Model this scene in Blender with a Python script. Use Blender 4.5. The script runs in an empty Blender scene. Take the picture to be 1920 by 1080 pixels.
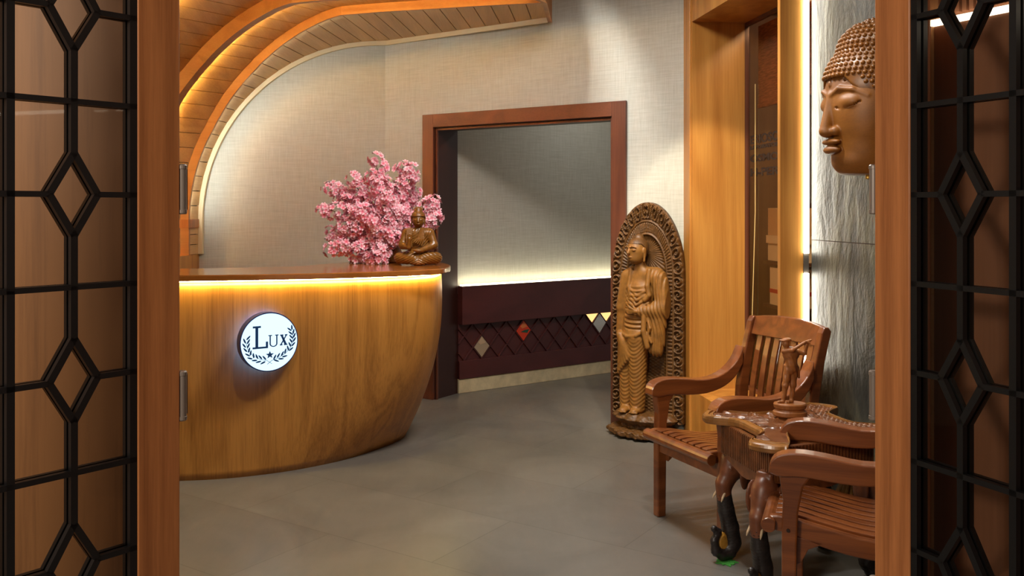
import bpy, bmesh, math, random
import numpy as np
from mathutils import Vector, Matrix

C = bpy.context.scene
COL = C.collection
PI = math.pi

# ------------------------------------------------------------------ camera, light, exposure
def S(r, g, b):
    f = lambda c: (c/255/12.92) if c <= 10.3 else ((c/255+0.055)/1.055)**2.4
    return (f(r), f(g), f(b), 1.0)

cam_d = bpy.data.cameras.new('camera')
cam_d.sensor_width = 36.0
cam_d.lens = 1700/1920*36.0
cam_d.shift_y = -152/1920
cam_d.clip_start = 0.05
cam = bpy.data.objects.new('camera', cam_d)
cam.location = (0, 0, 1.5)
cam.rotation_euler = (PI/2, 0, 0)
COL.objects.link(cam)
C.camera = cam

w = bpy.data.worlds.new('world'); C.world = w
w.use_nodes = True
w.node_tree.nodes['Background'].inputs[0].default_value = (1.0, 0.90, 0.80, 1)
w.node_tree.nodes['Background'].inputs[1].default_value = 0.26

C.view_settings.view_transform = 'Standard'
C.view_settings.look = 'None'
C.view_settings.exposure = 0.35
C.view_settings.gamma = 1
C.view_settings.use_curve_mapping = False
C.cycles.use_denoising = True
C.cycles.max_bounces = 8
C.cycles.sample_clamp_indirect = 6
C.cycles.caustics_reflective = False
C.cycles.caustics_refractive = False

WARM = (1.0, 0.88, 0.68)
NEUT = (1.0, 0.975, 0.93)

def lamp(name, kind, loc, target, power, color, size=0.1, spot=70, blend=0.5, sy=None):
    d = bpy.data.lights.new(name, kind)
    d.energy = power; d.color = color
    if kind == 'SPOT':
        d.spot_size = math.radians(spot); d.spot_blend = blend; d.shadow_soft_size = size
    elif kind == 'AREA':
        d.shape = 'RECTANGLE' if sy else 'DISK'; d.size = size
        if sy: d.size_y = sy
    else:
        d.shadow_soft_size = size
    o = bpy.data.objects.new(name, d)
    o.location = loc
    o.rotation_euler = (Vector(target)-Vector(loc)).to_track_quat('-Z', 'Y').to_euler()
    COL.objects.link(o)
    return o

# foyer lights: an added soft round fill and narrow downlights, set near the ceiling
lamp('fill_foyer', 'AREA', (0.25, 4.3, 3.14), (0.15, 4.3, 0), 52, NEUT, 0.8)  # added fill without a fitting, brightens the deep foyer
lamp('lamp_wall_wash', 'SPOT', (-0.15, 5.35, 3.15), (0.25, 7.0, 1.7), 88, NEUT, 0.05, 80, 0.6)
lamp('lamp_statue', 'SPOT', (0.45, 4.75, 3.15), (0.95, 5.9, 0.9), 85, WARM, 0.04, 42, 0.6)
lamp('lamp_niche', 'SPOT', (0.75, 3.85, 3.15), (1.32, 5.75, 1.1), 150, WARM, 0.03, 36, 0.3)
lamp('lamp_chair', 'SPOT', (0.55, 3.3, 3.15), (1.15, 3.9, 0.4), 80, NEUT, 0.05, 60, 0.6)
lamp('lamp_head', 'SPOT', (0.85, 2.95, 3.1), (1.4, 3.6, 1.9), 16, WARM, 0.03, 46, 0.5)
lamp('lamp_desk', 'SPOT', (-0.75, 3.6, 3.15), (-1.2, 5.1, 0.4), 48, WARM, 0.06, 66, 0.7)
lamp('lamp_bouquet', 'SPOT', (-0.55, 4.75, 2.9), (-0.8, 5.95, 1.3), 26, NEUT, 0.05, 50, 0.6)
lamp('fill_corridor', 'AREA', (0.9, 7.45, 2.7), (0.9, 7.5, 0), 3.0, NEUT, 0.3)  # added out of view to give the corridor some light
# unseen fills added for the entrance lobby and the store room
lamp('fill_lobby', 'AREA', (-1.9, -0.1, 2.5), (0.3, 2.3, 1.1), 62, (1.0, 0.90, 0.76), 0.8)  # frontal fill added to brighten the door leaves and the wood behind
lamp('fill_store', 'AREA', (1.86, 4.75, 2.9), (1.68, 5.6, 1.2), 26, WARM, 0.3)  # added to light the room behind the niche glass

# ------------------------------------------------------------------ materials
def new_mat(name):
    m = bpy.data.materials.new(name); m.use_nodes = True
    nt = m.node_tree
    return m, nt, nt.nodes['Principled BSDF']

def link(nt, a, b): nt.links.new(a, b)

def node(nt, t, **kw):
    n = nt.nodes.new(t)
    for k, v in kw.items():
        if k in n.inputs.keys() if isinstance(k, str) else False: n.inputs[k].default_value = v
        else: setattr(n, k, v)
    return n

def coords(nt, scale=(1, 1, 1), rot=(0, 0, 0)):
    tc = nt.nodes.new('ShaderNodeTexCoord')
    mp = nt.nodes.new('ShaderNodeMapping')
    mp.inputs['Scale'].default_value = scale
    mp.inputs['Rotation'].default_value = rot
    link(nt, tc.outputs['Object'], mp.inputs['Vector'])
    return mp.outputs['Vector']

def noise(nt, vec, scale, detail=4, rough=0.5, dist=0.0):
    n = nt.nodes.new('ShaderNodeTexNoise')
    n.inputs['Scale'].default_value = scale; n.inputs['Detail'].default_value = detail
    n.inputs['Roughness'].default_value = rough; n.inputs['Distortion'].default_value = dist
    if vec is not None: link(nt, vec, n.inputs['Vector'])
    return n.outputs['Fac']

def math_n(nt, op, a, b=None):
    n = nt.nodes.new('ShaderNodeMath'); n.operation = op
    for i, v in enumerate((a, b)):
        if v is None: continue
        if isinstance(v, (int, float)): n.inputs[i].default_value = v
        else: link(nt, v, n.inputs[i])
    return n.outputs[0]

def ramp(nt, fac, stops):
    n = nt.nodes.new('ShaderNodeValToRGB')
    el = n.color_ramp.elements
    while len(el) < len(stops): el.new(0.5)
    for e, (p, c) in zip(el, stops): e.position = p; e.color = c
    link(nt, fac, n.inputs['Fac'])
    return n.outputs['Color']

def mix(nt, fac, a, b, mode='MIX'):
    n = nt.nodes.new('ShaderNodeMix'); n.data_type = 'RGBA'; n.blend_type = mode
    for sock, v in ((n.inputs[0], fac), (n.inputs[6], a), (n.inputs[7], b)):
        if isinstance(v, (int, float)): sock.default_value = v
        elif isinstance(v, tuple): sock.default_value = v
        else: link(nt, v, sock)
    return n.outputs[2]

def bump(nt, bsdf, h, strength=0.2, dist=0.01):
    n = nt.nodes.new('ShaderNodeBump')
    n.inputs['Strength'].default_value = strength; n.inputs['Distance'].default_value = dist
    link(nt, h, n.inputs['Height']); link(nt, n.outputs['Normal'], bsdf.inputs['Normal'])

def wood(name, dark, light, grain='z', rough=0.4, rings=9.0, scale=1.0, streak=0.5, bmp=0.05, coat=0.0, contrast=1.0):
    """Veneer: broad cathedral figure from a stretched noise field plus fine pores along the grain."""
    m, nt, b = new_mat(name)
    st = {'x': (0.09, 1, 1), 'y': (1, 0.09, 1), 'z': (1, 1, 0.09)}[grain]
    st2 = {'x': (0.03, 1, 1), 'y': (1, 0.03, 1), 'z': (1, 1, 0.03)}[grain]
    v = coords(nt, tuple(s*scale for s in st)); v2 = coords(nt, tuple(s*scale for s in st2))
    base = noise(nt, v, 3.4, 2, 0.45, 0.5)
    r = math_n(nt, 'SINE', math_n(nt, 'MULTIPLY', base, rings*6.283))
    r = math_n(nt, 'MULTIPLY_ADD', r, 0.5*contrast); nt.nodes[-1].inputs[2].default_value = 0.5
    pores = noise(nt, v2, 95, 3, 0.7)
    broad = noise(nt, v, 1.3, 2, 0.5)
    f = math_n(nt, 'ADD', math_n(nt, 'MULTIPLY', r, 0.22), math_n(nt, 'MULTIPLY', pores, streak))
    f = math_n(nt, 'ADD', f, math_n(nt, 'MULTIPLY', broad, 0.45))
    c = ramp(nt, f, [(0.25, dark), (0.85, light)])
    link(nt, c, b.inputs['Base Color'])
    b.inputs['Roughness'].default_value = rough
    if coat: b.inputs['Coat Weight'].default_value = coat; b.inputs['Coat Roughness'].default_value = 0.15
    bump(nt, b, pores, bmp, 0.004)
    return m

def plain(name, col, rough=0.5, metal=0.0, nz=None):
    m, nt, b = new_mat(name)
    b.inputs['Roughness'].default_value = rough; b.inputs['Metallic'].default_value = metal
    if nz:
        v = coords(nt)
        f = noise(nt, v, nz[0], 4, 0.6)
        k = nz[1]
        c = ramp(nt, f, [(0.3, tuple(x*(1-k) for x in col[:3])+(1,)), (0.7, tuple(min(1, x*(1+k)) for x in col[:3])+(1,))])
        link(nt, c, b.inputs['Base Color'])
        bump(nt, b, f, nz[2] if len(nz) > 2 else 0.1, 0.003)
    else:
        b.inputs['Base Color'].default_value = col
    return m

def emit(name, col, strength):
    m = bpy.data.materials.new(name); m.use_nodes = True
    nt = m.node_tree; nt.nodes.clear()
    e = nt.nodes.new('ShaderNodeEmission'); o = nt.nodes.new('ShaderNodeOutputMaterial')
    e.inputs[0].default_value = col if len(col) == 4 else (*col, 1); e.inputs[1].default_value = strength
    link(nt, e.outputs[0], o.inputs[0])
    return m

M = {}
M['oak_desk'] = wood('oak_desk', S(128, 76, 26), S(198, 136, 62), 'z', 0.34, 7.5, 1.0, 0.75, 0.05)
M['oak_top'] = wood('oak_top', S(128, 70, 22), S(178, 108, 48), 'x', 0.16, 6, 1.0, 0.5, 0.02, 0.4)
M['oak_panel'] = wood('oak_panel', S(160, 100, 38), S(212, 152, 74), 'z', 0.34, 5, 1.0, 0.45, 0.03)
M['trim_pale'] = plain('pale_arch_trim', S(224, 200, 154), 0.4)
M['oak_plank'] = wood('oak_plank', S(168, 124, 74), S(214, 172, 118), 'y', 0.42, 4, 1.2, 0.5, 0.05)
M['oak_rib'] = wood('oak_rib', S(160, 106, 62), S(202, 150, 98), 'x', 0.4, 3, 1.4, 0.4, 0.03)
M['gap'] = plain('groove_shadow_line', S(40, 22, 10), 0.8)
M['oak_door'] = wood('oak_door', S(122, 68, 32), S(184, 116, 66), 'z', 0.42, 6.5, 1.6, 0.55, 0.06)
M['oak_lobby'] = wood('oak_lobby', S(112, 72, 40), S(160, 110, 66), 'z', 0.5, 4, 0.9, 0.8, 0.04)
M['walnut_lobby'] = wood('walnut_lobby', S(118, 78, 54), S(156, 108, 80), 'z', 0.45, 4, 0.9, 0.4, 0.03)
M['casing'] = wood('mahogany_casing', S(70, 34, 22), S(114, 66, 44), 'z', 0.45, 4, 1.2, 0.5, 0.05)
M['casing_h'] = wood('mahogany_casing_across', S(70, 34, 22), S(114, 66, 44), 'x', 0.45, 4, 1.2, 0.5, 0.05)
M['jamb'] = wood('dark_jamb', S(40, 14, 9), S(62, 24, 15), 'z', 0.5, 3, 1, 0.3, 0.02)
M['maroon'] = wood('maroon_wainscot', S(64, 26, 26), S(90, 40, 38), 'x', 0.42, 2, 1, 0.3, 0.02)
M['teak'] = wood('teak_chair', S(82, 38, 16), S(142, 80, 38), 'y', 0.30, 4, 2.4, 0.45, 0.03, 0.35)
M['carved'] = plain('carved_wood', S(134, 90, 36), 0.5, 0, (26, 0.28, 0.25))
M['carved_dark'] = plain('carved_wood_brown', S(92, 60, 24), 0.5, 0, (30, 0.35, 0.3))
M['gloss_carved'] = plain('polished_carved_wood', S(124, 80, 30), 0.27, 0, (40, 0.22, 0.05))
M['head_wood'] = wood('head_wood', S(100, 58, 14), S(148, 92, 30), 'y', 0.5, 3, 2.0, 0.35, 0.02)
M['curl_wood'] = plain('curl_wood', S(118, 72, 22), 0.36, 0, (30, 0.25, 0.05))
M['table_wood'] = plain('table_wood', S(104, 60, 32), 0.26, 0, (18, 0.4, 0.2))
M['table_edge'] = plain('table_edge_wood', S(138, 92, 46), 0.26, 0, (18, 0.25, 0.15))
M['elephant_head'] = plain('elephant_head_wood', S(104, 58, 34), 0.4, 0, (14, 0.45, 0.1))
M['elephant_black'] = plain('elephant_trunk_wood', S(36, 28, 26), 0.4, 0, (50, 0.3, 0.4))
M['ivory'] = plain('tusk', S(176, 150, 118), 0.45)
M['gold'] = plain('gilded_wood', S(170, 120, 44), 0.45, 0.0, (40, 0.35, 0.2))
M['figurine'] = plain('figurine_wood', S(144, 88, 44), 0.4, 0, (60, 0.18, 0.1))
M['black_iron'] = plain('black_lattice', S(7, 7, 9), 0.4)
M['hinge'] = plain('hinge_metal', S(128, 114, 104), 0.4, 0.3)
M['stone_skirting'] = plain('stone_skirting', S(206, 188, 150), 0.6, 0, (14, 0.16, 0.2))
M['brass'] = plain('brass', S(190, 150, 70), 0.3, 0.9)
M['cord'] = plain('blind_cord', S(222, 190, 120), 0.7)
M['carton'] = plain('carton', S(212, 200, 180), 0.7)
M['carton_tan'] = plain('carton_tan', S(190, 160, 128), 0.7)
M['red'] = plain('red_label', S(170, 50, 40), 0.6)
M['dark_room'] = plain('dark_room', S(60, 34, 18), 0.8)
M['green'] = plain('green_felt', S(58, 140, 50), 0.9, 0, (300, 0.4, 0.6))
M['steel'] = plain('steel_trim', S(150, 140, 130), 0.3, 0.8)
M['ceiling'] = plain('ceiling_paint', S(196, 188, 172), 0.9)
M['text_dark'] = plain('window_lettering', S(34, 18, 10), 0.7)
M['sign_ink'] = plain('sign_blue', S(10, 62, 120), 0.5)
M['sign_side'] = plain('sign_casing', S(24, 40, 92), 0.3)

M['led_desk'] = emit('led_desk', (1.0, 0.80, 0.30), 50)
M['led_cove'] = emit('led_cove', (1.0, 0.70, 0.20), 150)
M['led_arch'] = emit('led_arch', (0.82, 0.98, 1.0), 36)
M['led_wainscot'] = emit('led_wainscot', (1.0, 0.90, 0.62), 12)
M['led_slate'] = emit('led_slate', (1.0, 0.95, 0.80), 24)
M['led_lobby'] = emit('led_lobby', (1.0, 0.90, 0.72), 5)
M['sign_face'] = emit('sign_face', (0.60, 0.83, 1.0), 1.15)
M['sign_glow'] = emit('sign_glow', (0.03, 0.14, 1.0), 11)
M['lamp_glass'] = emit('lamp_glass', (1.0, 0.9, 0.75), 5)

# wallpaper
m, nt, b = new_mat('linen_wallpaper')
va = noise(nt, coords(nt, (1, 1, 0.05)), 130, 3, 0.6)
vb = noise(nt, coords(nt, (0.05, 0.05, 1)), 130, 3, 0.6)
f = math_n(nt, 'MULTIPLY', math_n(nt, 'ADD', va, vb), 0.5)
link(nt, ramp(nt, f, [(0.35, S(178, 176, 163)), (0.65, S(198, 197, 186))]), b.inputs['Base Color'])
b.inputs['Roughness'].default_value = 0.85
bump(nt, b, f, 0.15, 0.002)
M['wallpaper'] = m

# floor: large grey stone-look tiles
m, nt, b = new_mat('grey_floor_tiles')
tc = coords(nt, (1, 1, 1), (0, 0, math.radians(33.6)))
br = nt.nodes.new('ShaderNodeTexBrick')
br.inputs['Scale'].default_value = 1.0
br.inputs['Brick Width'].default_value = 1.2; br.inputs['Row Height'].default_value = 0.6
br.inputs['Mortar Size'].default_value = 0.0022; br.inputs['Mortar Smooth'].default_value = 0.1
br.inputs['Color1'].default_value = S(104, 100, 95); br.inputs['Color2'].default_value = S(111, 107, 101)
br.inputs['Mortar'].default_value = S(88, 84, 79)
link(nt, tc, br.inputs['Vector'])
cl = noise(nt, coords(nt, (1, 1, 1)), 1.6, 6, 0.6, 0.8)
cloud = ramp(nt, cl, [(0.3, (0.80, 0.79, 0.78, 1)), (0.7, (1.15, 1.13, 1.10, 1))])
link(nt, mix(nt, 1.0, br.outputs['Color'], cloud, 'MULTIPLY'), b.inputs['Base Color'])
sm = noise(nt, coords(nt, (1.4, 0.35, 1), (0, 0, 0.3)), 9, 5, 0.7)
rr = nt.nodes.new('ShaderNodeMapRange')
rr.inputs['To Min'].default_value = 0.27; rr.inputs['To Max'].default_value = 0.44
link(nt, sm, rr.inputs['Value']); link(nt, rr.outputs[0], b.inputs['Roughness'])
M['floor'] = m

# slate wall
m, nt, b = new_mat('slate_stone')
n1 = noise(nt, coords(nt, (1.2, 1.2, 0.5)), 2.6, 8, 0.62, 0.9)
n2 = noise(nt, coords(nt, (1, 1, 0.3)), 11, 6, 0.65, 0.5)
c = ramp(nt, n1, [(0.32, S(30, 31, 30)), (0.46, S(50, 50, 45)), (0.57, S(88, 84, 66)), (0.68, S(44, 46, 43)), (0.8, S(72, 70, 60))])
c = mix(nt, 0.25, c, ramp(nt, n2, [(0.35, S(28, 30, 30)), (0.7, S(86, 82, 66))]))
link(nt, c, b.inputs['Base Color'])
b.inputs['Roughness'].default_value = 0.5
bump(nt, b, math_n(nt, 'ADD', n1, math_n(nt, 'MULTIPLY', n2, 0.3)), 0.5, 0.05)
M['slate'] = m

# glass panes
def glass(name, tint, gloss_rough=0.02, ior=1.5):
    m = bpy.data.materials.new(name); m.use_nodes = True
    nt = m.node_tree; nt.nodes.clear()
    o = nt.nodes.new('ShaderNodeOutputMaterial'); mx = nt.nodes.new('ShaderNodeMixShader')
    t = nt.nodes.new('ShaderNodeBsdfTransparent'); g = nt.nodes.new('ShaderNodeBsdfGlossy')
    t.inputs[0].default_value = tint; g.inputs['Roughness'].default_value = gloss_rough
    fr = nt.nodes.new('ShaderNodeFresnel'); fr.inputs[0].default_value = ior
    geo = nt.nodes.new('ShaderNodeNewGeometry')      # only the outer face of the pane reflects
    link(nt, math_n(nt, 'MULTIPLY', fr.outputs[0], math_n(nt, 'SUBTRACT', 1.0, geo.outputs['Backfacing'])), mx.inputs[0]); link(nt, t.outputs[0], mx.inputs[1]); link(nt, g.outputs[0], mx.inputs[2])
    link(nt, mx.outputs[0], o.inputs[0])
    return m
M['door_glass'] = glass('door_glass', (0.82, 0.80, 0.77, 1), 0.02, 1.3)
M['window_glass'] = glass('window_glass', (0.80, 0.70, 0.58, 1), 0.02, 1.5)
M['mirror'] = plain('mirror_inlay', S(235, 228, 215), 0.06, 1.0)

# bamboo blind
m, nt, b = new_mat('woven_blind')
wv = noise(nt, coords(nt, (0.1, 0.1, 1)), 160, 2, 0.5)
link(nt, ramp(nt, wv, [(0.35, S(130, 74, 40)), (0.65, S(184, 116, 70))]), b.inputs['Base Color'])
b.inputs['Roughness'].default_value = 0.7; bump(nt, b, wv, 0.4, 0.004)
M['blind'] = m

# blossom: colour attribute written per petal (deep pink throat, pale rim)
m, nt, b = new_mat('cherry_petals')
a = nt.nodes.new('ShaderNodeVertexColor'); a.layer_name = 'petal'
link(nt, a.outputs[0], b.inputs['Base Color'])
b.inputs['Roughness'].default_value = 0.6
b.inputs['Subsurface Weight'].default_value = 0.0
M['petal'] = m
M['twig'] = plain('twig', S(70, 44, 34), 0.8)

# ------------------------------------------------------------------ mesh helpers
def mesh_obj(name, verts, faces, mat, parent=None, smooth=False):
    me = bpy.data.meshes.new(name)
    me.from_pydata([tuple(v) for v in verts], [], [tuple(f) for f in faces])
    me.update()
    if smooth: me.polygons.foreach_set('use_smooth', [True]*len(me.polygons))
    mats = mat if isinstance(mat, (list, tuple)) else [mat]
    for q in mats: me.materials.append(q)
    o = bpy.data.objects.new(name, me); COL.objects.link(o)
    if parent: o.parent = parent
    return o

class MB:
    """Collects shapes into one mesh; optional matrix applied to all that is added."""
    def __init__(s): s.v = []; s.f = []; s.m = []; s.mi = 0
    def add(s, vs, fs, T=None):
        n = len(s.v)
        s.v += [tuple(T @ Vector(q)) if T else tuple(q) for q in vs]
        s.f += [tuple(i+n for i in q) for q in fs]; s.m += [s.mi]*len(fs)
    def box(s, x0, x1, y0, y1, z0, z1, T=None):
        vs = [(x, y, z) for x in (x0, x1) for y in (y0, y1) for z in (z0, z1)]
        fs = [(0, 1, 3, 2), (4, 6, 7, 5), (0, 4, 5, 1), (2, 3, 7, 6), (0, 2, 6, 4), (1, 5, 7, 3)]
        s.add(vs, fs, T)
    def prism(s, pts, h0, h1, axis='x', T=None):
        """pts: closed 2-D outline; extruded along axis from h0 to h1."""
        n = len(pts)
        def P(a, b, h): return {'x': (h, a, b), 'y': (a, h, b), 'z': (a, b, h)}[axis]
        vs = [P(a, b, h0) for a, b in pts]+[P(a, b, h1) for a, b in pts]
        fs = [tuple(range(n))[::-1], tuple(range(n, 2*n))]
        fs += [(i, (i+1) % n, n+(i+1) % n, n+i) for i in range(n)]
        s.add(vs, fs, T)
    def lathe(s, prof, seg=24, T=None, sx=1, sy=1):
        vs = []; fs = []
        for r, z in prof:
            for k in range(seg):
                a = 2*PI*k/seg; vs.append((r*math.cos(a)*sx, r*math.sin(a)*sy, z))
        for i in range(len(prof)-1):
            for k in range(seg):
                k2 = (k+1) % seg
                fs.append((i*seg+k, i*seg+k2, (i+1)*seg+k2, (i+1)*seg+k))
        fs.append(tuple(range(seg))[::-1]); fs.append(tuple((len(prof)-1)*seg+k for k in range(seg)))
        s.add(vs, fs, T)
    def tube(s, path, rad, seg=8, T=None):
        """round tube through path; rad number or list"""
        P = [Vector(p) for p in path]; n = len(P)
        R = rad if isinstance(rad, (list, tuple)) else [rad]*n
        up = Vector((0, 0, 1)); vs = []; fs = []
        d0 = (P[1]-P[0]).normalized()
        u = d0.cross(up) if abs(d0.dot(up)) < 0.95 else d0.cross(Vector((1, 0, 0)))
        u.normalize()
        for i in range(n):
            d = (P[min(i+1, n-1)]-P[max(i-1, 0)]).normalized()
            u = (u-d*u.dot(d)).normalized(); v = d.cross(u)
            for k in range(seg):
                a = 2*PI*k/seg
                vs.append(P[i]+(u*math.cos(a)+v*math.sin(a))*R[i])
        for i in range(n-1):
            for k in range(seg):
                k2 = (k+1) % seg
                fs.append((i*seg+k, i*seg+k2, (i+1)*seg+k2, (i+1)*seg+k))
        fs.append(tuple(range(seg))[::-1]); fs.append(tuple((n-1)*seg+k for k in range(seg)))
        s.add(vs, fs, T)
    def rect_sweep(s, secs):
        """secs: list of closed 4+-point 3-D sections"""
        k = len(secs[0]); vs = [p for q in secs for p in q]; fs = []
        for i in range(len(secs)-1):
            for j in range(k):
                j2 = (j+1) % k
                fs.append((i*k+j, i*k+j2, (i+1)*k+j2, (i+1)*k+j))
        fs.append(tuple(range(k))[::-1]); fs.append(tuple((len(secs)-1)*k+j for j in range(k)))
        s.add(vs, fs)
    def build(s, name, mat, parent=None, smooth=False, bevel=0, seg=2, recalc=True):
        o = mesh_obj(name, s.v, s.f, mat, parent, smooth)
        if len(o.data.materials) > 1: o.data.polygons.foreach_set('material_index', s.m)
        if recalc:
            bm = bmesh.new(); bm.from_mesh(o.data)
            bmesh.ops.recalc_face_normals(bm, faces=bm.faces[:]); bm.to_mesh(o.data); bm.free()
        if bevel:
            md = o.modifiers.new('bevel', 'BEVEL'); md.width = bevel; md.segments = seg
            md.limit_method = 'ANGLE'; md.angle_limit = math.radians(40)
        return o

def thing(name, label, cat, loc=(0, 0, 0), rz=0.0, group=None):
    o = bpy.data.objects.new(name, None); COL.objects.link(o)
    o.location = loc; o.rotation_euler = (0, 0, rz); o.empty_display_size = 0.05
    o['label'] = label; o['category'] = cat
    if group: o['group'] = group
    return o

def tag(o, label, cat, group=None, kind=None):
    o['label'] = label; o['category'] = cat
    if group: o['group'] = group
    if kind: o['kind'] = kind
    return o

def struct(o, label, cat):
    o['kind'] = 'structure'; o['label'] = label; o['category'] = cat
    return o

def spline(pts, n):
    """Catmull-Rom through pts, n samples"""
    P = [np.array(p, float) for p in pts]
    P = [2*P[0]-P[1]]+P+[2*P[-1]-P[-2]]
    out = []; m = len(P)-3
    for i in range(n):
        t = i/(n-1)*m; k = min(int(t), m-1); t -= k
        a, b, c, d = P[k:k+4]
        out.append(0.5*((2*b)+(-a+c)*t+(2*a-5*b+4*c-d)*t*t+(-a+3*b-3*c+d)*t**3))
    return out

# ------------------------------------------------------------------ signed distance modelling
def surfnet(F, org, h):
    s = F < 0
    nx, ny, nz = F.shape
    acc = np.zeros((nx-1, ny-1, nz-1, 3)); cnt = np.zeros((nx-1, ny-1, nz-1))
    cs = [(i, j, k) for i in (0, 1) for j in (0, 1) for k in (0, 1)]
    def sl(A, c): return A[c[0]:nx-1+c[0], c[1]:ny-1+c[1], c[2]:nz-1+c[2]]
    for a in cs:
        for b in cs:
            if sum(abs(p-q) for p, q in zip(a, b)) != 1 or a > b: continue
            x = sl(s, a) != sl(s, b)
            va, vb = sl(F, a), sl(F, b)
            d = va-vb; d = np.where(np.abs(d) < 1e-12, 1e-12, d)
            t = np.clip(va/d, 0, 1)
            for ax in range(3):
                acc[..., ax] += np.where(x, a[ax]+t*(b[ax]-a[ax]), 0)
            cnt += x
    act = cnt > 0
    idx = -np.ones(act.shape, int); idx[act] = np.arange(act.sum())
    g = np.argwhere(act)
    V = (g+acc[act]/cnt[act][:, None])*h+np.array(org)
    faces = []
    for ax in range(3):
        o1, o2 = [(1, 2), (2, 0), (0, 1)][ax]
        a = np.take(s, range(s.shape[ax]-1), ax); b = np.take(s, range(1, s.shape[ax]), ax)
        e = np.argwhere(a != b)
        e = e[(e[:, o1] > 0) & (e[:, o2] > 0) & (e[:, o1] < s.shape[o1]-1) & (e[:, o2] < s.shape[o2]-1)]
        u = np.zeros(3, int); u[o1] = 1; v = np.zeros(3, int); v[o2] = 1
        q = [e-u-v, e-v, e, e-u]
        ids = np.stack([idx[p[:, 0], p[:, 1], p[:, 2]] for p in q], 1)
        fl = s[e[:, 0], e[:, 1], e[:, 2]]
        ids = np.where(fl[:, None], ids, ids[:, ::-1])
        faces.append(ids)
    Fc = np.concatenate(faces); Fc = Fc[(Fc >= 0).all(1)]
    return V, Fc

def np_mesh(name, V, Fc, mat, parent=None, loc=(0, 0, 0), rz=0):
    me = bpy.data.meshes.new(name)
    me.vertices.add(len(V)); me.vertices.foreach_set('co', V.astype(np.float32).ravel())
    k = Fc.shape[1]
    me.loops.add(Fc.size); me.loops.foreach_set('vertex_index', Fc.astype(np.int32).ravel())
    me.polygons.add(len(Fc))
    me.polygons.foreach_set('loop_start', np.arange(0, Fc.size, k, dtype=np.int32))
    me.polygons.foreach_set('loop_total', np.full(len(Fc), k, dtype=np.int32))
    me.update(calc_edges=True); me.validate()
    me.polygons.foreach_set('use_smooth', [True]*len(me.polygons))
    me.materials.append(mat)
    o = bpy.data.objects.new(name, me); COL.objects.link(o)
    o.location = loc; o.rotation_euler = (0, 0, rz)
    if parent: o.parent = parent
    return o

def smin(a, b, k):
    h = np.clip(0.5+0.5*(b-a)/k, 0, 1)
    return b*(1-h)+a*h-k*h*(1-h)
def smax(a, b, k): return -smin(-a, -b, k)

class SDF:
    def __init__(s, lo, hi, h):
        s.h = h; s.lo = lo
        ax = [np.arange(a, b+h, h) for a, b in zip(lo, hi)]
        s.X, s.Y, s.Z = np.meshgrid(*ax, indexing='ij')
        s.F = np.full(s.X.shape, 1.0)
    def ell(s, c, r, rot=0.0, ax='z'):
        x, y, z = s.X-c[0], s.Y-c[1], s.Z-c[2]
        if rot:
            cc, ss = math.cos(rot), math.sin(rot)
            if ax == 'z': x, y = x*cc+y*ss, -x*ss+y*cc
            elif ax == 'y': x, z = x*cc+z*ss, -x*ss+z*cc
            else: y, z = y*cc+z*ss, -y*ss+z*cc
        q = np.sqrt((x/r[0])**2+(y/r[1])**2+(z/r[2])**2)
        return (q-1)*min(r)
    def cap(s, a, b, ra, rb=None, sq=(1, 1, 1)):
        rb = ra if rb is None else rb
        a = np.array(a, float); b = np.array(b, float); q = np.array(sq, float)
        d = (b-a)/q; L = max((d*d).sum(), 1e-9)
        px, py, pz = (s.X-a[0])/q[0], (s.Y-a[1])/q[1], (s.Z-a[2])/q[2]
        t = np.clip((px*d[0]+py*d[1]+pz*d[2])/L, 0, 1)
        return (np.sqrt((px-t*d[0])**2+(py-t*d[1])**2+(pz-t*d[2])**2)-(ra+(rb-ra)*t))*min(sq)
    def box(s, c, r, e=0.0):
        x, y, z = np.abs(s.X-c[0])-r[0]+e, np.abs(s.Y-c[1])-r[1]+e, np.abs(s.Z-c[2])-r[2]+e
        return np.sqrt(np.maximum(x, 0)**2+np.maximum(y, 0)**2+np.maximum(z, 0)**2)+np.minimum(np.maximum(x, np.maximum(y, z)), 0)-e
    def u(s, d, k=0.01): s.F = smin(s.F, d, k) if k else np.minimum(s.F, d); return s
    def cut(s, d, k=0.004): s.F = smax(s.F, -d, k); return s
    def keep(s, d, k=0.004): s.F = smax(s.F, d, k); return s
    def path(s, pts, rad, k=0.006, sq=(1, 1, 1), cut=False):
        n = len(pts)-1
        for i in range(n):
            ra = rad[i] if isinstance(rad, list) else rad; rb = rad[i+1] if isinstance(rad, list) else rad
            d = s.cap(pts[i], pts[i+1], ra, rb, sq)
            s.cut(d, k) if cut else s.u(d, k)
        return s
    def mesh(s, name, mat, parent=None, loc=(0, 0, 0), rz=0):
        F = s.F.copy()
        F[0], F[-1] = 1, 1; F[:, 0], F[:, -1] = 1, 1; F[:, :, 0], F[:, :, -1] = 1, 1
        V, Fc = surfnet(F, s.lo, s.h)
        return np_mesh(name, V, Fc, mat, parent, loc, rz)

# ------------------------------------------------------------------ room shell
b_ = MB(); b_.add([(-4, -2.5, 0), (4, -2.5, 0), (4, 11, 0), (-4, 11, 0), (-4, -2.5, -0.05), (4, -2.5, -0.05), (4, 11, -0.05), (-4, 11, -0.05)],
                  [(0, 1, 2, 3), (7, 6, 5, 4), (0, 4, 5, 1), (1, 5, 6, 2), (2, 6, 7, 3), (3, 7, 4, 0)])
struct(b_.build('floor', M['floor']), 'grey stone-look tiled floor', 'floor')

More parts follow.
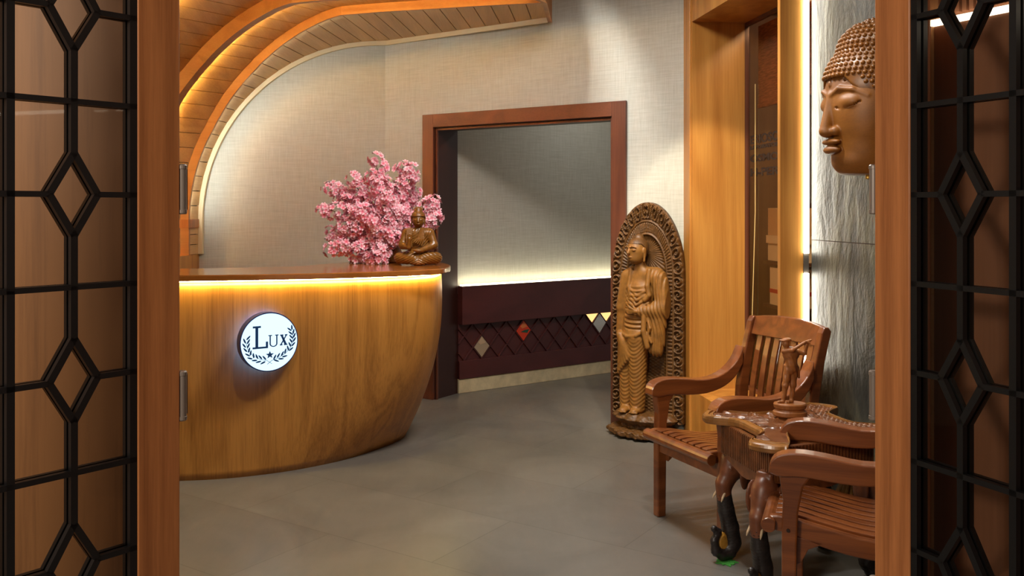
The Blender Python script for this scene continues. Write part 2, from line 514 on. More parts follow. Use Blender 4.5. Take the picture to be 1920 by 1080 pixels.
def line_frame(o, d):
    """x along the wall, y into the wall (away from the room), z up"""
    d = Vector((d[0], d[1], 0)).normalized(); n = Vector((-d.y, d.x, 0))
    return Matrix(((d.x, n.x, 0, o[0]), (d.y, n.y, 0, o[1]), (0, 0, 1, 0), (0, 0, 0, 1)))

DW = line_frame((-0.691, 7.12), (0.8322, -0.5544))     # doorway wall
CEIL = 3.2
WT = 0.288
b_ = MB()
b_.box(-0.62, 0.02, 0, WT, 0, CEIL, DW)
b_.box(1.745, 2.26, 0, WT, 0, CEIL, DW)
b_.box(0.02, 1.745, 0, WT, 2.19, CEIL, DW)
struct(b_.build('wall_back', M['wallpaper']), 'beige linen-papered wall around the doorway', 'wall')

b_ = MB(); b_.box(-3.45, -1.028, 7.345, 7.5, 0, CEIL)
struct(b_.build('wall_alcove', M['wallpaper']), 'beige papered wall behind the reception desk', 'wall')
b_ = MB(); b_.box(-3.6, -3.45, 2.4, 7.5, 0, CEIL)
struct(b_.build('wall_left', M['wallpaper']), 'side wall left of the reception desk', 'wall')
b_ = MB(); b_.box(-3.6, 2.9, 2.4, 8.0, CEIL, CEIL+0.1)
struct(b_.build('ceiling', M['ceiling']), 'plain pale ceiling of the foyer', 'ceiling')

# corridor beyond the doorway
CW = line_frame((-0.45, 7.315), (1.36, 0.955))
b_ = MB(); b_.box(0, 3.6, 0, 0.15, 0, CEIL, CW)
struct(b_.build('wall_corridor', M['wallpaper']), 'beige corridor wall seen through the doorway', 'wall')
# corridor ceiling clipped to the far side of the doorway wall
b_ = MB(); e0 = DW @ Vector((0.3, WT, 2.8)); e1 = DW @ Vector((4.2, WT, 2.8))
b_.add([e0, e1, e1+Vector((1.4, 3.2, 0)), e0+Vector((2.6, 3.6, 0)), e0+Vector((0, 0, .1)), e1+Vector((0, 0, .1)), e1+Vector((1.4, 3.2, .1)), e0+Vector((2.6, 3.6, .1))],
       [(0, 1, 2, 3), (7, 6, 5, 4), (0, 4, 5, 1), (1, 5, 6, 2), (2, 6, 7, 3), (3, 7, 4, 0)])
struct(b_.build('ceiling_corridor', M['ceiling']), 'ceiling of the corridor past the doorway', 'ceiling')

# doorway casing and lining
b_ = MB()
d1 = bpy.data.objects.new('trim_1', None); COL.objects.link(d1); struct(d1, 'mahogany casing around the wide open doorway', 'door casing')
for x0, x1 in ((0, 0.107), (1.660, 1.7676)):
    q = MB(); q.box(x0, x1, -0.022, 0.0, 0, 2.22, DW); q.build('casing_upright', M['casing'], d1, bevel=0.003)
q = MB(); q.box(0.107, 1.660, -0.022, 0.0, 2.118, 2.22, DW); 
o = q.build('casing_head', M['casing_h'], d1, bevel=0.003)
q = MB(); q.box(0.101, 0.112, 0.0, WT, 0, 2.118, DW); q.box(1.655, 1.666, 0, WT, 0, 2.118, DW); q.box(0.101, 1.666, 0, WT, 2.112, 2.125, DW)
q.build('jamb_lining', M['jamb'], d1)
q = MB(); q.box(0.112, 0.128, 0.004, 0.022, 0, 2.112, DW); q.box(1.639, 1.655, 0.004, 0.022, 0, 2.112, DW); q.box(0.128, 1.639, 0.004, 0.022, 2.094, 2.112, DW)
q.build('stop_bead', M['casing'], d1, bevel=0.003)

# corridor wainscot: upper rail, diamond lattice field, lower rail, stone skirting
wn = bpy.data.objects.new('trim_2', None); COL.objects.link(wn); struct(wn, 'maroon wainscot with raised diamond lattice along the corridor wall', 'wainscot')
W0, W1 = 0.0, 3.4
q = MB(); q.box(W0, W1, -0.095, -0.02, 0.555, 0.865, CW); q.build('upper_rail', M['maroon'], wn, bevel=0.004)
q = MB(); q.box(W0, W1, -0.050, -0.02, 0.115, 0.262, CW); q.build('lower_rail', M['maroon'], wn, bevel=0.003)
q = MB(); q.box(W0, W1, -0.032, 0.0, 0.115, 0.80, CW); q.build('lattice_field', M['maroon'], wn)
q = MB()
DWd, DHt = 0.168, 0.196       # diamond width and height
zc0, zc1 = 0.262, 0.556
def clipbar(sgn, c):
    # bar z = zc0 + sgn*(x-c)*DHt/DWd, between zc0 and zc1
    x0 = c; x1 = c+sgn*(zc1-zc0)*DWd/DHt
    if min(x0, x1) < W0 or max(x0, x1) > W1: 
        lo, hi = W0, W1
        xs = sorted((max(lo, min(hi, x0)), max(lo, min(hi, x1))))
        if xs[1]-xs[0] < 0.02: return
        if x0 > x1: x0, x1 = xs[1], xs[0]
        else: x0, x1 = xs
    z0 = zc0+sgn*(x0-c)*DHt/DWd; z1 = zc0+sgn*(x1-c)*DHt/DWd
    w_ = 0.008
    secs = []
    for x, z in ((x0, z0), (x1, z1)):
        secs.append([CW @ Vector((x-w_, -0.031, z)), CW @ Vector((x-w_*0.5, -0.046, z)), CW @ Vector((x+w_*0.5, -0.046, z)), CW @ Vector((x+w_, -0.031, z))])
    q.rect_sweep(secs)
k = -3
while k*DWd < W1:
    clipbar(1, 0.05+k*DWd); clipbar(-1, 0.05+k*DWd+2*0.0); k += 1
q.build('lattice_bars', M['maroon'], wn)
q = MB(); q.box(W0, W1, -0.040, 0.0, 0, 0.113, CW)
struct(q.build('baseboard_corridor', M['stone_skirting'], bevel=0.003), 'beige stone skirting of the corridor wall', 'skirting')
q = MB(); q.box(W0+0.01, W1, -0.070, -0.040, 0.8655, 0.875, CW)
tag(q.build('led_strip', M['led_wainscot']), 'warm light strip on top of the maroon corridor wainscot', 'light strip')

def diamond(xc, zc, mats, label, name):
    t = thing(name, label, 'inlay', tuple(CW @ Vector((xc, -0.04, zc))), 0)
    T = CW.copy(); T.translation = (0, 0, 0)
    a, c = DWd*0.5-0.010, DHt*0.5-0.012
    q = MB()
    q.prism([(0, -c), (a, 0), (0, c), (-a, 0)], -0.004, 0.006, 'y', T)
    q.build('diamond_pane', mats[0], t)
    for i, mm in enumerate(mats[1:]):
        q = MB()
        fr = [[(0, c*0.9), (a*0.5, c*0.35), (-a*0.2, c*0.2), (-a*0.45, c*0.4)], [(a*0.15, c*0.05), (a*0.8, c*0.08), (a*0.5, -c*0.25), (-a*0.4, -c*0.12)],
              [(-a*0.85, 0), (-a*0.4, c*0.1), (-a*0.3, -c*0.4)]][i]
        q.prism(fr, -0.006, -0.004, 'y', T); q.build('coloured_chip', mm, t)
    return t
# positions in diamond lattice (x along corridor wall)
lat = lambda px: (lambda k_: ((k_*(7.315)+0.45)/(1.36-k_*0.955))*math.hypot(1.36, .955))((px-960)/1700)
M['inlay_red'] = plain('inlay_red', S(214, 60, 28), 0.25); M['inlay_orange'] = plain('inlay_orange', S(225, 120, 60), 0.25); M['inlay_green'] = plain('inlay_green', S(30, 80, 56), 0.25)
M['inlay_reflect'] = plain('inlay_reflect', S(206, 206, 200), 0.12, 0.35)  # pale colour stands in for a bright mirror reflection
M['inlay_pale'] = plain('inlay_pale', S(196, 170, 140), 0.12, 0.4)
def snap(x, z):
    best = None
    for i in range(-4, 44):
        for j in range(0, 4):
            xx = 0.05+i*DWd/2; zz = zc0+j*DHt/2
            if (i+j) % 2 == 1:
                d = abs(xx-x)+abs(zz-z)
                if best is None or d < best[0]: best = (d, xx, zz)
    return best[1], best[2]
xz = snap(lat(884), 0.36); diamond(*xz, [M['inlay_pale'], M['carton_tan']], 'pale mirror diamond low in the maroon lattice nearest the dark door jamb', 'diamond_inlay')
xz = snap(lat(969), 0.46); diamond(*xz, [M['inlay_red'], M['inlay_orange'], M['inlay_green']], 'red, orange and green diamond in the maroon lattice', 'diamond_inlay')
xz = snap(lat(1110), 0.46); diamond(*xz, [M['inlay_reflect']], 'clear mirror diamond in the maroon lattice nearest the tall standing statue', 'diamond_inlay')
for px_, lb in ((1110, 'small lit triangular opening under the maroon rail, farther from the statue'), (1133, 'small lit triangular opening under the maroon rail, closer to the statue')):
    q = MB(); x = snap(lat(px_), 0.55)[0]
    a, c = DWd*0.5-0.012, DHt*0.5-0.02
    q.prism([(x-a, 0.552), (x+a, 0.552), (x, 0.552-c)], -0.040, -0.034, 'y', CW)
    tag(q.build('lit_slot', emit('lit_slot', (1.0, 0.55, 0.2), 1.3)), lb, 'light')

# right-hand wall: niche wall, pillar and slate
C1 = (1.129, 5.907)
RW = line_frame(C1, (0.14, -1.0))            # x runs toward the camera, y into the wall (to +X)
# distances along RW
s_ = lambda Y: (5.907-Y)*math.hypot(0.14, 1)
N0, N1, PW = s_(5.79), s_(4.49)-0.30, s_(4.49)
pt = bpy.data.objects.new('trim_3', None); COL.objects.link(pt); struct(pt, 'honey oak portal around the deep window niche', 'wall panelling')
q = MB(); q.box(0.0, N0, -0.012, 0.36, 0, CEIL, RW); q.build('edge_board', M['oak_panel'], pt, bevel=0.003)
q = MB(); q.box(N0, PW, 0.0, 0.36, 2.68, CEIL, RW); q.build('head_board', M['oak_panel'], pt)
RP = RW @ Matrix.Translation((0, 0, 0))
q = MB(); q.box(PW-0.03, PW, 0.0, 0.122, 0, CEIL, RW); q.build('pillar_board', M['oak_panel'], pt, bevel=0.002)
q = MB(); q.box(N0, PW-0.03, 0.0, 0.355, 0.0, 0.335, RW); q.build('sill_box', M['oak_panel'], pt, bevel=0.003)
# far reveal (faces the camera)
q = MB(); q.box(N0-0.01, N0+0.012, 0.002, 0.352, 0.335, 2.68, RW); q.build('reveal_board', M['oak_panel'], pt)
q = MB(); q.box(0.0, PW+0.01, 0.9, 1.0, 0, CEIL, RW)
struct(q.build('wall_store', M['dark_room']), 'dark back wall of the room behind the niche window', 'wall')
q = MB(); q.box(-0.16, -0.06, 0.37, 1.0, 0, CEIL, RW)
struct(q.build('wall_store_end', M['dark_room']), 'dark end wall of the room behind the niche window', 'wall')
# window
wd = bpy.data.objects.new('window_1', None); COL.objects.link(wd); struct(wd, 'tall dark glass window in the oak niche', 'window')
q = MB(); q.box(N0, PW-0.02, 0.370, 0.376, 0.335, 2.68, RW); q.build('window_pane', M['window_glass'], wd)
q = MB(); q.box(N0, N0+0.012, 0.352, 0.382, 0.335, 2.68, RW); q.box(N0, PW-0.02, 0.352, 0.382, 2.66, 2.68, RW); q.box(N0, PW-0.02, 0.352, 0.382, 0.335, 0.355, RW)
q.build('window_frame', M['casing'], wd)
# lettering on the glass
def text_mesh(txt, size, bold=0.0):
    cu = bpy.data.curves.new('t', 'FONT'); cu.body = txt; cu.size = size; cu.align_x = 'LEFT'; cu.offset = bold; cu.extrude = 0.0006
    o = bpy.data.objects.new('t', cu); COL.objects.link(o)
    bpy.context.view_layer.update()
    me = bpy.data.meshes.new_from_object(o.evaluated_get(bpy.context.evaluated_depsgraph_get()))
    bpy.data.objects.remove(o); bpy.data.curves.remove(cu)
    return me
tx = thing('window_lettering', 'dark lettering lines on the dark glass of the oak niche window', 'lettering', tuple(RW @ Vector((N0+0.06, 0.368, 2.0))))
for row, (t_, sz, zz) in enumerate((('ERIOSON', 0.075, -0.10), ('LABORATOIRE', 0.03, -0.135), ('OSMOU', 0.062, -0.215), ('H-PERT', 0.068, -0.305))):
    me = text_mesh(t_, sz, 0.002); me.materials.append(M['text_dark'])
    o = bpy.data.objects.new('text_line', me); COL.objects.link(o); o.parent = tx
    d = Vector((0.14, -1, 0)).normalized()
    Rm = Matrix(((d.x, 0, -(-d.y), 0), (d.y, 0, -d.x, 0), (0, 1, 0, 0), (0, 0, 0, 1)))
    wx = max(v.co.x for v in me.vertices)
    Rm = Rm @ Matrix.Diagonal((0.52/wx if row != 1 else 0.48/wx, 1, 1, 1))
    Rm.translation = Vector((0, 0, zz)); o.matrix_local = Rm
# blind + cord
bl = thing('woven_blind', 'brown woven blind half rolled up behind the niche window glass', 'blind', tuple(RW @ Vector((N0, 0.44, 2.68))))
q = MB(); T = RW.copy(); T.translation = (0, 0, 0)
q.box(0.02, 1.5, 0.0, 0.012, -0.52, -0.02, T); q.build('blind_cloth', M['blind'], bl)
q = MB(); q.box(0.02, 1.5, -0.005, 0.022, -0.545, -0.52, T); q.build('bottom_rail', M['blind'], bl)
q = MB(); c0 = RW @ Vector((N0+0.16, 0.36, 2.27)); q.tube([c0, c0+Vector((0.0, 0, -0.8)), c0+Vector((-0.012, 0.03, -1.5))], 0.0028, 6)
tag(q.build('pull_cord', M['cord']), 'pale pull cord hanging in front of the niche window', 'cord')
# cartons seen through the glass
cart = ['tall tan carton topmost of the stack behind the niche glass', 'white carton with a flat lid under the tan carton behind the niche glass', 'pale carton with a red band, below the lidded white one']
SX, SY = 0.185, 0.475
sh = thing('storage_shelf', 'dark store shelf holding pale cartons behind the niche glass', 'shelf', tuple(RW @ Vector((SX-0.02, SY-0.015, 0))))
q = MB()
for z in (0.30, 0.885, 1.16):
    q = MB(); q.box(0.0, 0.42, 0.0, 0.36, z-0.02, z, T); q.build('shelf_board', M['dark_room'], sh)
for x in (0.0, 0.40): 
    for y in (0.0, 0.34):
        q = MB(); q.box(x, x+0.02, y, y+0.02, 0, 1.16 if x > 0.1 else 0.28, T); q.build('shelf_post', M['dark_room'], sh)
for (dx, ww), z0, hh, mm, lb in (((0.02, 0.34), 1.322, 0.17, 'carton_tan', cart[0]), ((0.02, 0.34), 1.161, 0.16, 'carton', cart[1]), ((0.05, 0.3), 0.886, 0.235, 'carton', cart[2])):
    t = thing('carton', lb, 'box', tuple(RW @ Vector((SX, SY, z0))), group='cartons on the store shelf')
    q = MB(); q.box(dx, dx+ww, 0, 0.26, 0, hh, T); q.build('carton_body', M[mm], t, bevel=0.002)
    if 'lid' in lb and 'lidded' not in lb:
        q = MB(); q.box(dx-0.008, dx+ww+0.008, -0.008, 0.268, hh-0.05, hh, T); q.build('lid', M[mm], t)
    if 'red' in lb:
        q = MB(); q.box(dx-0.001, dx+ww+0.001, -0.001, 0.261, 0.075, 0.10, T); q.build('red_band', M['red'], t)

# slate wall and light strip
SW = line_frame((1.487, 4.50), (0.18, -1.0))
q = MB(); q.box(0.0, 2.12, 0.0, 0.12, 0, CEIL, SW)
struct(q.build('wall_right', M['slate']), 'grey-green slate wall right of the oak pillar', 'wall')
q = MB()
for z in (1.185+0.15, 2.55): q.box(0.0, 2.05, -0.001, 0.0005, z, z+0.004, SW)
q.build('slate_joint', M['gap'], bpy.data.objects['wall_right'])
q = MB()
for z0, z1, in ((1.27, 3.15), (0.70, 1.17)):
    q.box(PW+0.002, PW+0.012, 0.124, 0.146, z0, z1, RW)
lt = thing('vertical_light_strip', 'bright vertical light strip between the oak pillar and slate wall', 'light strip', (0, 0, 0))
q.build('led_tube', M['led_slate'], lt)
q = MB(); q.box(PW+0.0005, PW+0.002, 0.122, 0.150, 0.02, 3.18, RW); q.build('strip_channel', M['steel'], lt)

# near wall with the entrance opening
XL, XR = -0.955, 1.03
q = MB(); q.box(-3.6, XL, 2.30, 2.42, 0, CEIL); q.box(XL, XR, 2.30, 2.42, 2.48, CEIL); q.box(XR, 1.9, 2.30, 2.42, 0, CEIL)
struct(q.build('wall_front', M['oak_lobby']), 'oak-panelled lobby wall around the entrance opening', 'wall')
fr = bpy.data.objects.new('trim_4', None); COL.objects.link(fr); struct(fr, 'oak frame of the entrance opening', 'door frame')
for x0, x1 in ((XL-0.005, -0.905), (0.985, XR+0.005)):
    q = MB(); q.box(x0, x1, 2.24, 2.425, 0, 2.48); q.build('frame_post', M['oak_door'], fr, bevel=0.003)
q = MB(); q.box(XL, XR, 2.24, 2.425, 2.44, 2.48); q.build('frame_head', M['oak_door'], fr)
# lobby side wall behind the right leaf
LW = line_frame((1.06, 2.30), (0.554, -1.0))
lw = MB(); lw.box(0, 2.9, 0.0, 0.1, 0, 1.955, LW); 
struct(lw.build('wall_lobby', M['walnut_lobby']), 'dark walnut lobby wall behind the right-hand glazed door', 'wall')
q = MB(); q.box(0, 2.9, 0.03, 0.1, 1.955, CEIL, LW)
for i in range(150): q.box(i*0.019, i*0.019+0.011, 0.018, 0.03, 1.985, 2.6, LW)
q.build('reeded_panel', M['walnut_lobby'], bpy.data.objects['wall_lobby'])
q = MB(); q.box(0.005, 2.9, -0.004, 0.016, 1.957, 1.972, LW)
tag(q.build('led_strip', M['led_lobby']), 'thin slanting light line behind the top of the right-hand glazed door', 'light strip')
q = MB(); q.box(0.0, 0.012, -0.012, 0.0, 0, 1.955, LW); struct(q.build('trim_5', M['oak_rib']), 'thin pale corner bead beside the dark lobby wall', 'trim')
q = MB(); q.box(-3.6, 3.0, -2.5, 2.30, 3.0, 3.1)
struct(q.build('ceiling_lobby', M['ceiling']), 'ceiling of the entrance lobby', 'ceiling')

# ------------------------------------------------------------------ glazed door leaves
def leaf(name, hinge, d, cols, lab, rows_z=1.528, side=1):
    d = Vector((d[0], d[1], 0)).normalized(); n = Vector((-d.y, d.x, 0))
    t = bpy.data.objects.new(name, None); COL.objects.link(t); t.location = (hinge[0], hinge[1], 0)
    t.rotation_euler = (0, 0, math.atan2(d.y, d.x)); struct(t, lab, 'door')
    Wd, H, th = 0.85, 2.40, 0.02
    q = MB()
    for x0, x1 in ((0, 0.107), (Wd-0.107, Wd)): q.box(x0, x1, -th, th, 0.012, H)
    q.build('stile', M['oak_door'], t, bevel=0.003)
    q = MB(); q.box(0.107, Wd-0.107, -th, th, H-0.10, H); q.box(0.107, Wd-0.107, -th, th, 0.012, 0.22)
    q.build('rail', M['oak_door'], t, bevel=0.003)
    q = MB(); q.box(0.107, Wd-0.107, -0.003, 0.003, 0.22, H-0.10); q.build('glass_pane', M['door_glass'], t)
    # lattice
    q = MB(); sp = 0.206; z0, z1 = 0.22, H-0.10
    x0, x1 = 0.107, Wd-0.107; hw = 0.0535; hh = 0.092
    def bar(a, b, w_):
        a = Vector((a[0], 0, a[1])); b = Vector((b[0], 0, b[1])); dd = (b-a).normalized(); pp = Vector((-dd.z, 0, dd.x))*w_/2
        for s0, s1 in ((-0.017, -0.004), (0.004, 0.017)):
            q.rect_sweep([[p+pp+Vector((0, s0, 0)), p-pp+Vector((0, s0, 0)), p-pp+Vector((0, s1, 0)), p+pp+Vector((0, s1, 0))] for p in (a, b)])
    bar((x0+0.009, z0), (x0+0.009, z1), 0.018); bar((x1-0.009, z0), (x1-0.009, z1), 0.018)
    bar((x0, z0+0.009), (x1, z0+0.009), 0.018); bar((x0, z1-0.009), (x1, z1-0.009), 0.018)
    zs = [rows_z+k*sp for k in range(-8, 6) if z0+0.03 < rows_z+k*sp < z1-0.03]
    for i, (x, isd) in enumerate(cols):
        if not isd: bar((x, z0), (x, z1), 0.0165); continue
        cur = z0
        for z in zs:
            k = round((z-rows_z)/sp)
            if k % 2 == 0:
                zl, zh = z-hh, z+hh
                bar((x, cur), (x, zl+0.004), 0.0155)
                for a, b in (((x, zl), (x-hw, z)), ((x-hw, z), (x, zh)), ((x, zh), (x+hw, z)), ((x+hw, z), (x, zl))): bar(a, b, 0.0155)
                cur = zh-0.004
        bar((x, cur), (x, z1), 0.0155)
    for z in zs:
        k = round((z-rows_z)/sp); xs = [x0]
        if k % 2 == 0:
            for x, isd in cols:
                if isd: xs += [x-hw, x+hw]
        xs.append(x1)
        for a, b in zip(xs[::2], xs[1::2]): bar((a, z), (b, z), 0.0125)
    q.build('lattice', M['black_iron'], t)
    for z in (0.535, 1.039, 1.543, 2.26):
        q = MB(); ys = side
        q.lathe([(0.0095, -0.061), (0.0122, -0.058), (0.0122, -0.050), (0.0108, -0.0495), (0.0108, 0.0495), (0.0122, 0.050), (0.0122, 0.058), (0.0095, 0.061)], 16,
                Matrix.Translation((-0.010, 0.012*side, z)))
        hq = q.build('hinge', M['hinge'], t, smooth=False)
        q = MB(); q.box(-0.034, -0.008, -0.004*side-0.002, -0.004*side+0.002, z-0.05, z+0.05); q.build('hinge_plate', M['hinge'], hq)
    return t
leaf('door_1', (-0.822, 2.215), (-0.632, -0.775), [(0.2533, 1), (0.3863, 0), (0.516, 1), (0.640, 0)], 'left glazed oak door leaf with black diamond lattice', side=1)
leaf('door_2', (0.901, 2.215), (0.3946, -0.919), [(0.2420, 1), (0.3700, 0), (0.498, 1), (0.624, 0)], 'right glazed oak door leaf with black diamond lattice', side=-1)

# ------------------------------------------------------------------ arched slatted vault over the desk
R, ZC, Y0 = 1.45, 1.39, 7.345
def cxx(Y): return -1.08-0.097*(Y0-Y)
def prof(s, Y, off=0.0):
    """point of the vault section at arc length s (0 = springing), offset outward by off"""
    c = cxx(Y); r = R+off
    if s < 0: return Vector((c-r, Y, ZC+s)), Vector((-1, 0, 0))
    if s < R*PI/2:
        a = s/R; n = Vector((-math.cos(a), 0, math.sin(a)))
        return Vector((c, Y, ZC))+n*r, n
    return Vector((c+(s-R*PI/2), Y, ZC+r)), Vector((0, 0, 1))
RIB = [(-0.4, 7.10), (0.2, 7.10), (0.75, 7.09), (0.9, 7.065), (1.05, 7.02), (1.18, 6.985), (1.35, 6.92), (1.55, 6.81), (1.78, 6.66), (1.99, 6.495), (2.16, 6.34), (2.30, 6.215), (2.61, 6.11), (2.99, 6.01), (3.27, 5.935), (3.56, 5.87), (3.9, 5.79)]
def ribY(s): return float(np.interp(s, [a for a, _ in RIB], [b for _, b in RIB]))
def backY(s):
    """the slats run back to the alcove wall, or to the doorway wall where it stands nearer"""
    X = prof(s, 7.0)[0].x+0.03
    if X < -1.028: return Y0
    return min(Y0, 7.12-(X+0.691)*0.5544/0.8322)
SEND = 3.70
va = thing('slatted_vault', 'arched oak-slatted vault with lit ribs over the reception desk', 'ceiling feature', (0, 0, 0))
AX2 = Vector((-0.59, -0.81, 0)).normalized()
def planks(s0, s1, n, A, B, nm, par, th=0.012, gap=0.006):
    """n slats between curve A(s) and curve B(s), each a thin board"""
    q = MB()
    for i in range(n):
        a = s0+(s1-s0)*i/n+gap/2; b = s0+(s1-s0)*(i+1)/n-gap/2
        pa, na = A(a); pb, nb = A(b); qa, _ = B(a); qb, _ = B(b)
        q.add([pa, pb, qb, qa, pa+na*th, pb+nb*th, qb+nb*th, qa+na*th],
              [(0, 1, 2, 3), (7, 6, 5, 4), (0, 4, 5, 1), (1, 5, 6, 2), (2, 6, 7, 3), (3, 7, 4, 0)])
    q.build(nm, M['oak_plank'], par)
    q = MB()      # dark backing seen in the grooves
    N = n*2
    for i in range(N):
        a = s0+(s1-s0)*i/N; b = s0+(s1-s0)*(i+1)/N
        pa, na = A(a); pb, nb = A(b); qa, _ = B(a); qb, _ = B(b)
        e = 0.014
        q.add([pa+na*e, pb+nb*e, qb+nb*e, qa+na*e, pa+na*(e+.01), pb+nb*(e+.01), qb+nb*(e+.01), qa+na*(e+.01)],
              [(0, 1, 2, 3), (7, 6, 5, 4), (0, 4, 5, 1), (1, 5, 6, 2), (2, 6, 7, 3), (3, 7, 4, 0)])
    q.build(nm+'_backing', M['gap'], par)
def sweep(nm, mat, par, P, ss, i0, i1, ax, w0, w1):
    """rectangular rib: along outward normal i0..i1 and along axis w0..w1"""
    q = MB(); secs = []
    for s in ss:
        p, n = P(s); a = ax(s)
        secs.append([p+n*i0+a*w0, p+n*i1+a*w0, p+n*i1+a*w1, p+n*i0+a*w1])
    q.rect_sweep(secs)
    return q.build(nm, mat, par)
SS = [-0.27, 0.0]+list(np.linspace(0.05, SEND, 74))
A1 = lambda s: prof(s, backY(s))
A2 = lambda s: prof(s, ribY(s))
AXA = Vector((-0.097, -1, 0)).normalized()
planks(0.0, SEND, 31, A1, A2, 'rear_slats', va)
planks(-0.27, -0.03, 3, A1, A2, 'lower_slats', va)
tr = sweep('wall_arch_trim', M['trim_pale'], va, A1, SS, -0.035, 0.03, lambda s: AXA, 0.002, 0.03)
rb = sweep('arch_rib', M['oak_rib'], va, A2, SS, -0.026, 0.045, lambda s: AXA, -0.016, 0.008)
sweep('led_strip', M['led_arch'], va, A2, SS[2:66], -0.014, -0.004, lambda s: AXA, -0.040, -0.028)
OFB = 0.034
LB = 0.42
B1 = lambda s: ((lambda p, n: (p+n*OFB+AX2*0.012, n))(*prof(s, ribY(s))))
B2 = lambda s: ((lambda p, n: (p+n*OFB+AX2*LB, n))(*prof(s, ribY(s))))
planks(-0.27, SEND, 33, B1, B2, 'middle_slats', va)
sweep('arch_rib', M['oak_rib'], va, B2, SS, -0.055, 0.045, lambda s: AX2, -0.012, 0.018)
sweep('led_strip', M['led_cove'], va, B2, SS, -0.032, -0.030, lambda s: AX2, -0.040, -0.016)
sweep('strip_shield', M['oak_rib'], va, B2, SS, -0.050, -0.0335, lambda s: AX2, -0.046, -0.012)  # added under the strip to keep its light off the alcove
OFC = 0.07
C1_ = lambda s: ((lambda p, n: (p+n*OFC+AX2*(LB+0.018), n))(*prof(s, ribY(s))))
C2_ = lambda s: ((lambda p, n: (p+n*OFC+AX2*(LB+0.62), n))(*prof(s, ribY(s))))
planks(-0.27, SEND, 33, C1_, C2_, 'front_slats', va)
sweep('arch_rib', M['oak_rib'], va, C2_, SS, -0.055, 0.045, lambda s: AX2, -0.012, 0.018)
sweep('led_strip', M['led_cove'], va, C2_, SS, -0.032, -0.030, lambda s: AX2, -0.040, -0.016)
sweep('strip_shield', M['oak_rib'], va, C2_, SS, -0.050, -0.0335, lambda s: AX2, -0.046, -0.012)  # same added light shield below the front strip
# end board on the right and cross rail at the springing
q = MB(); pe = [A1(SEND)[0], A2(SEND)[0]]
q.add([pe[0]+Vector((0, 0, -0.03)), pe[1]+Vector((0, 0, -0.03)), pe[1]+AX2*LB+Vector((0, 0, -0.0)), pe[1]+AX2*LB+Vector((0, 0, 0.3)), pe[0]+Vector((0, 0, 0.3)),
       pe[0]+Vector((0.03, 0.0, -0.03)), pe[1]+Vector((0.03, 0, -0.03)), pe[1]+AX2*LB+Vector((0.03, 0, -0.0)), pe[1]+AX2*LB+Vector((0.03, 0, 0.3)), pe[0]+Vector((0.03, 0, 0.3))],
      [(0, 1, 2, 3, 4), (9, 8, 7, 6, 5), (0, 5, 6, 1), (1, 6, 7, 2), (2, 7, 8, 3), (3, 8, 9, 4), (4, 9, 5, 0)])
q.build('end_board', M['oak_rib'], va)
q = MB(); p0 = A1(0.0)[0]; p1 = A2(0.0)[0]
q.box(p1.x-0.10, p0.x+0.004, p1.y-0.02, p0.y, ZC-0.055, ZC+0.012); q.build('spring_rail', M['oak_door'], va)
# lower outer cladding left of the springing so the vault stands on the floor side wall
q = MB(); q.box(-2.64, -2.535, 6.62, Y0, 0.0, ZC-0.27); q.build('vault_plinth', M['oak_panel'], va)

# ------------------------------------------------------------------ reception desk
dk = thing('reception_desk', 'curved honey oak reception desk with glowing edge under the counter', 'desk', (0, 0, 0))
TOP = spline([(-2.7, 4.93), (-1.87, 4.98), (-1.16, 5.13), (-.75, 5.31), (-.52, 5.51), (-.455, 5.75), (-.52, 6.05), (-.86, 6.30)], 60)
BOT = spline([(-2.7, 4.93), (-1.795, 4.965), (-1.374, 5.09), (-1.06, 5.31), (-.853, 5.58), (-.71, 5.88), (-.74, 6.1), (-.93, 6.35)], 60)
HB = 1.088
def deskp(i, s):
    wv_ = (1-s)**2.4-0.10*math.sin(PI*s)*s
    return TOP[i]*(1-wv_)+BOT[i]*wv_
NZ = 26
secs = []
vs, fs = [], []
BACK = [(-0.95, 6.28), (-1.3, 5.62), (-1.9, 5.42), (-2.7, 5.36)]
L = len(TOP)+len(BACK)
for k in range(NZ+1):
    s = k/NZ
    for i in range(len(TOP)): 
        p = deskp(i, s); vs.append((p[0], p[1], HB*s))
    for bx, by in BACK: vs.append((bx, by, HB*s))
for k in range(NZ):
    for i in range(L):
        j = (i+1) % L
        fs.append((k*L+i, k*L+j, (k+1)*L+j, (k+1)*L+i))
fs.append(tuple(range(L))[::-1]); fs.append(tuple(NZ*L+i for i in range(L)))
q = MB(); q.add(vs, fs); o = q.build('desk_body', M['oak_desk'], dk)
o.data.polygons.foreach_set('use_smooth', [len(p.vertices) == 4 for p in o.data.polygons])
CT = spline([(-2.7, 4.86), (-1.87, 4.915), (-1.16, 5.06), (-.75, 5.225), (-.47, 5.41), (-.395, 5.58), (-.405, 5.86), (-.52, 6.12), (-.86, 6.38)], 60)
ring = [tuple(p) for p in CT]+[(-1.0, 6.36), (-1.33, 5.70), (-1.9, 5.48), (-2.7, 5.42)]
q = MB(); q.prism(ring, 1.095, 1.128, 'z'); q.build('countertop', M['oak_top'], dk, bevel=0.006, seg=3)
# light strip just under the overhang, in front of the body
q = MB(); secs = []
for i in range(1, 50):
    p = TOP[i]; d = TOP[min(i+1, 59)]-TOP[i-1]; d /= np.linalg.norm(d); n = np.array((d[1], -d[0]))
    secs.append([(p[0]+n[0]*a, p[1]+n[1]*a, z) for a, z in ((0.010, 1.0945), (0.026, 1.0945), (0.026, 1.0875), (0.010, 1.0875))])
q.rect_sweep(secs); q.build('led_strip', M['led_desk'], dk)

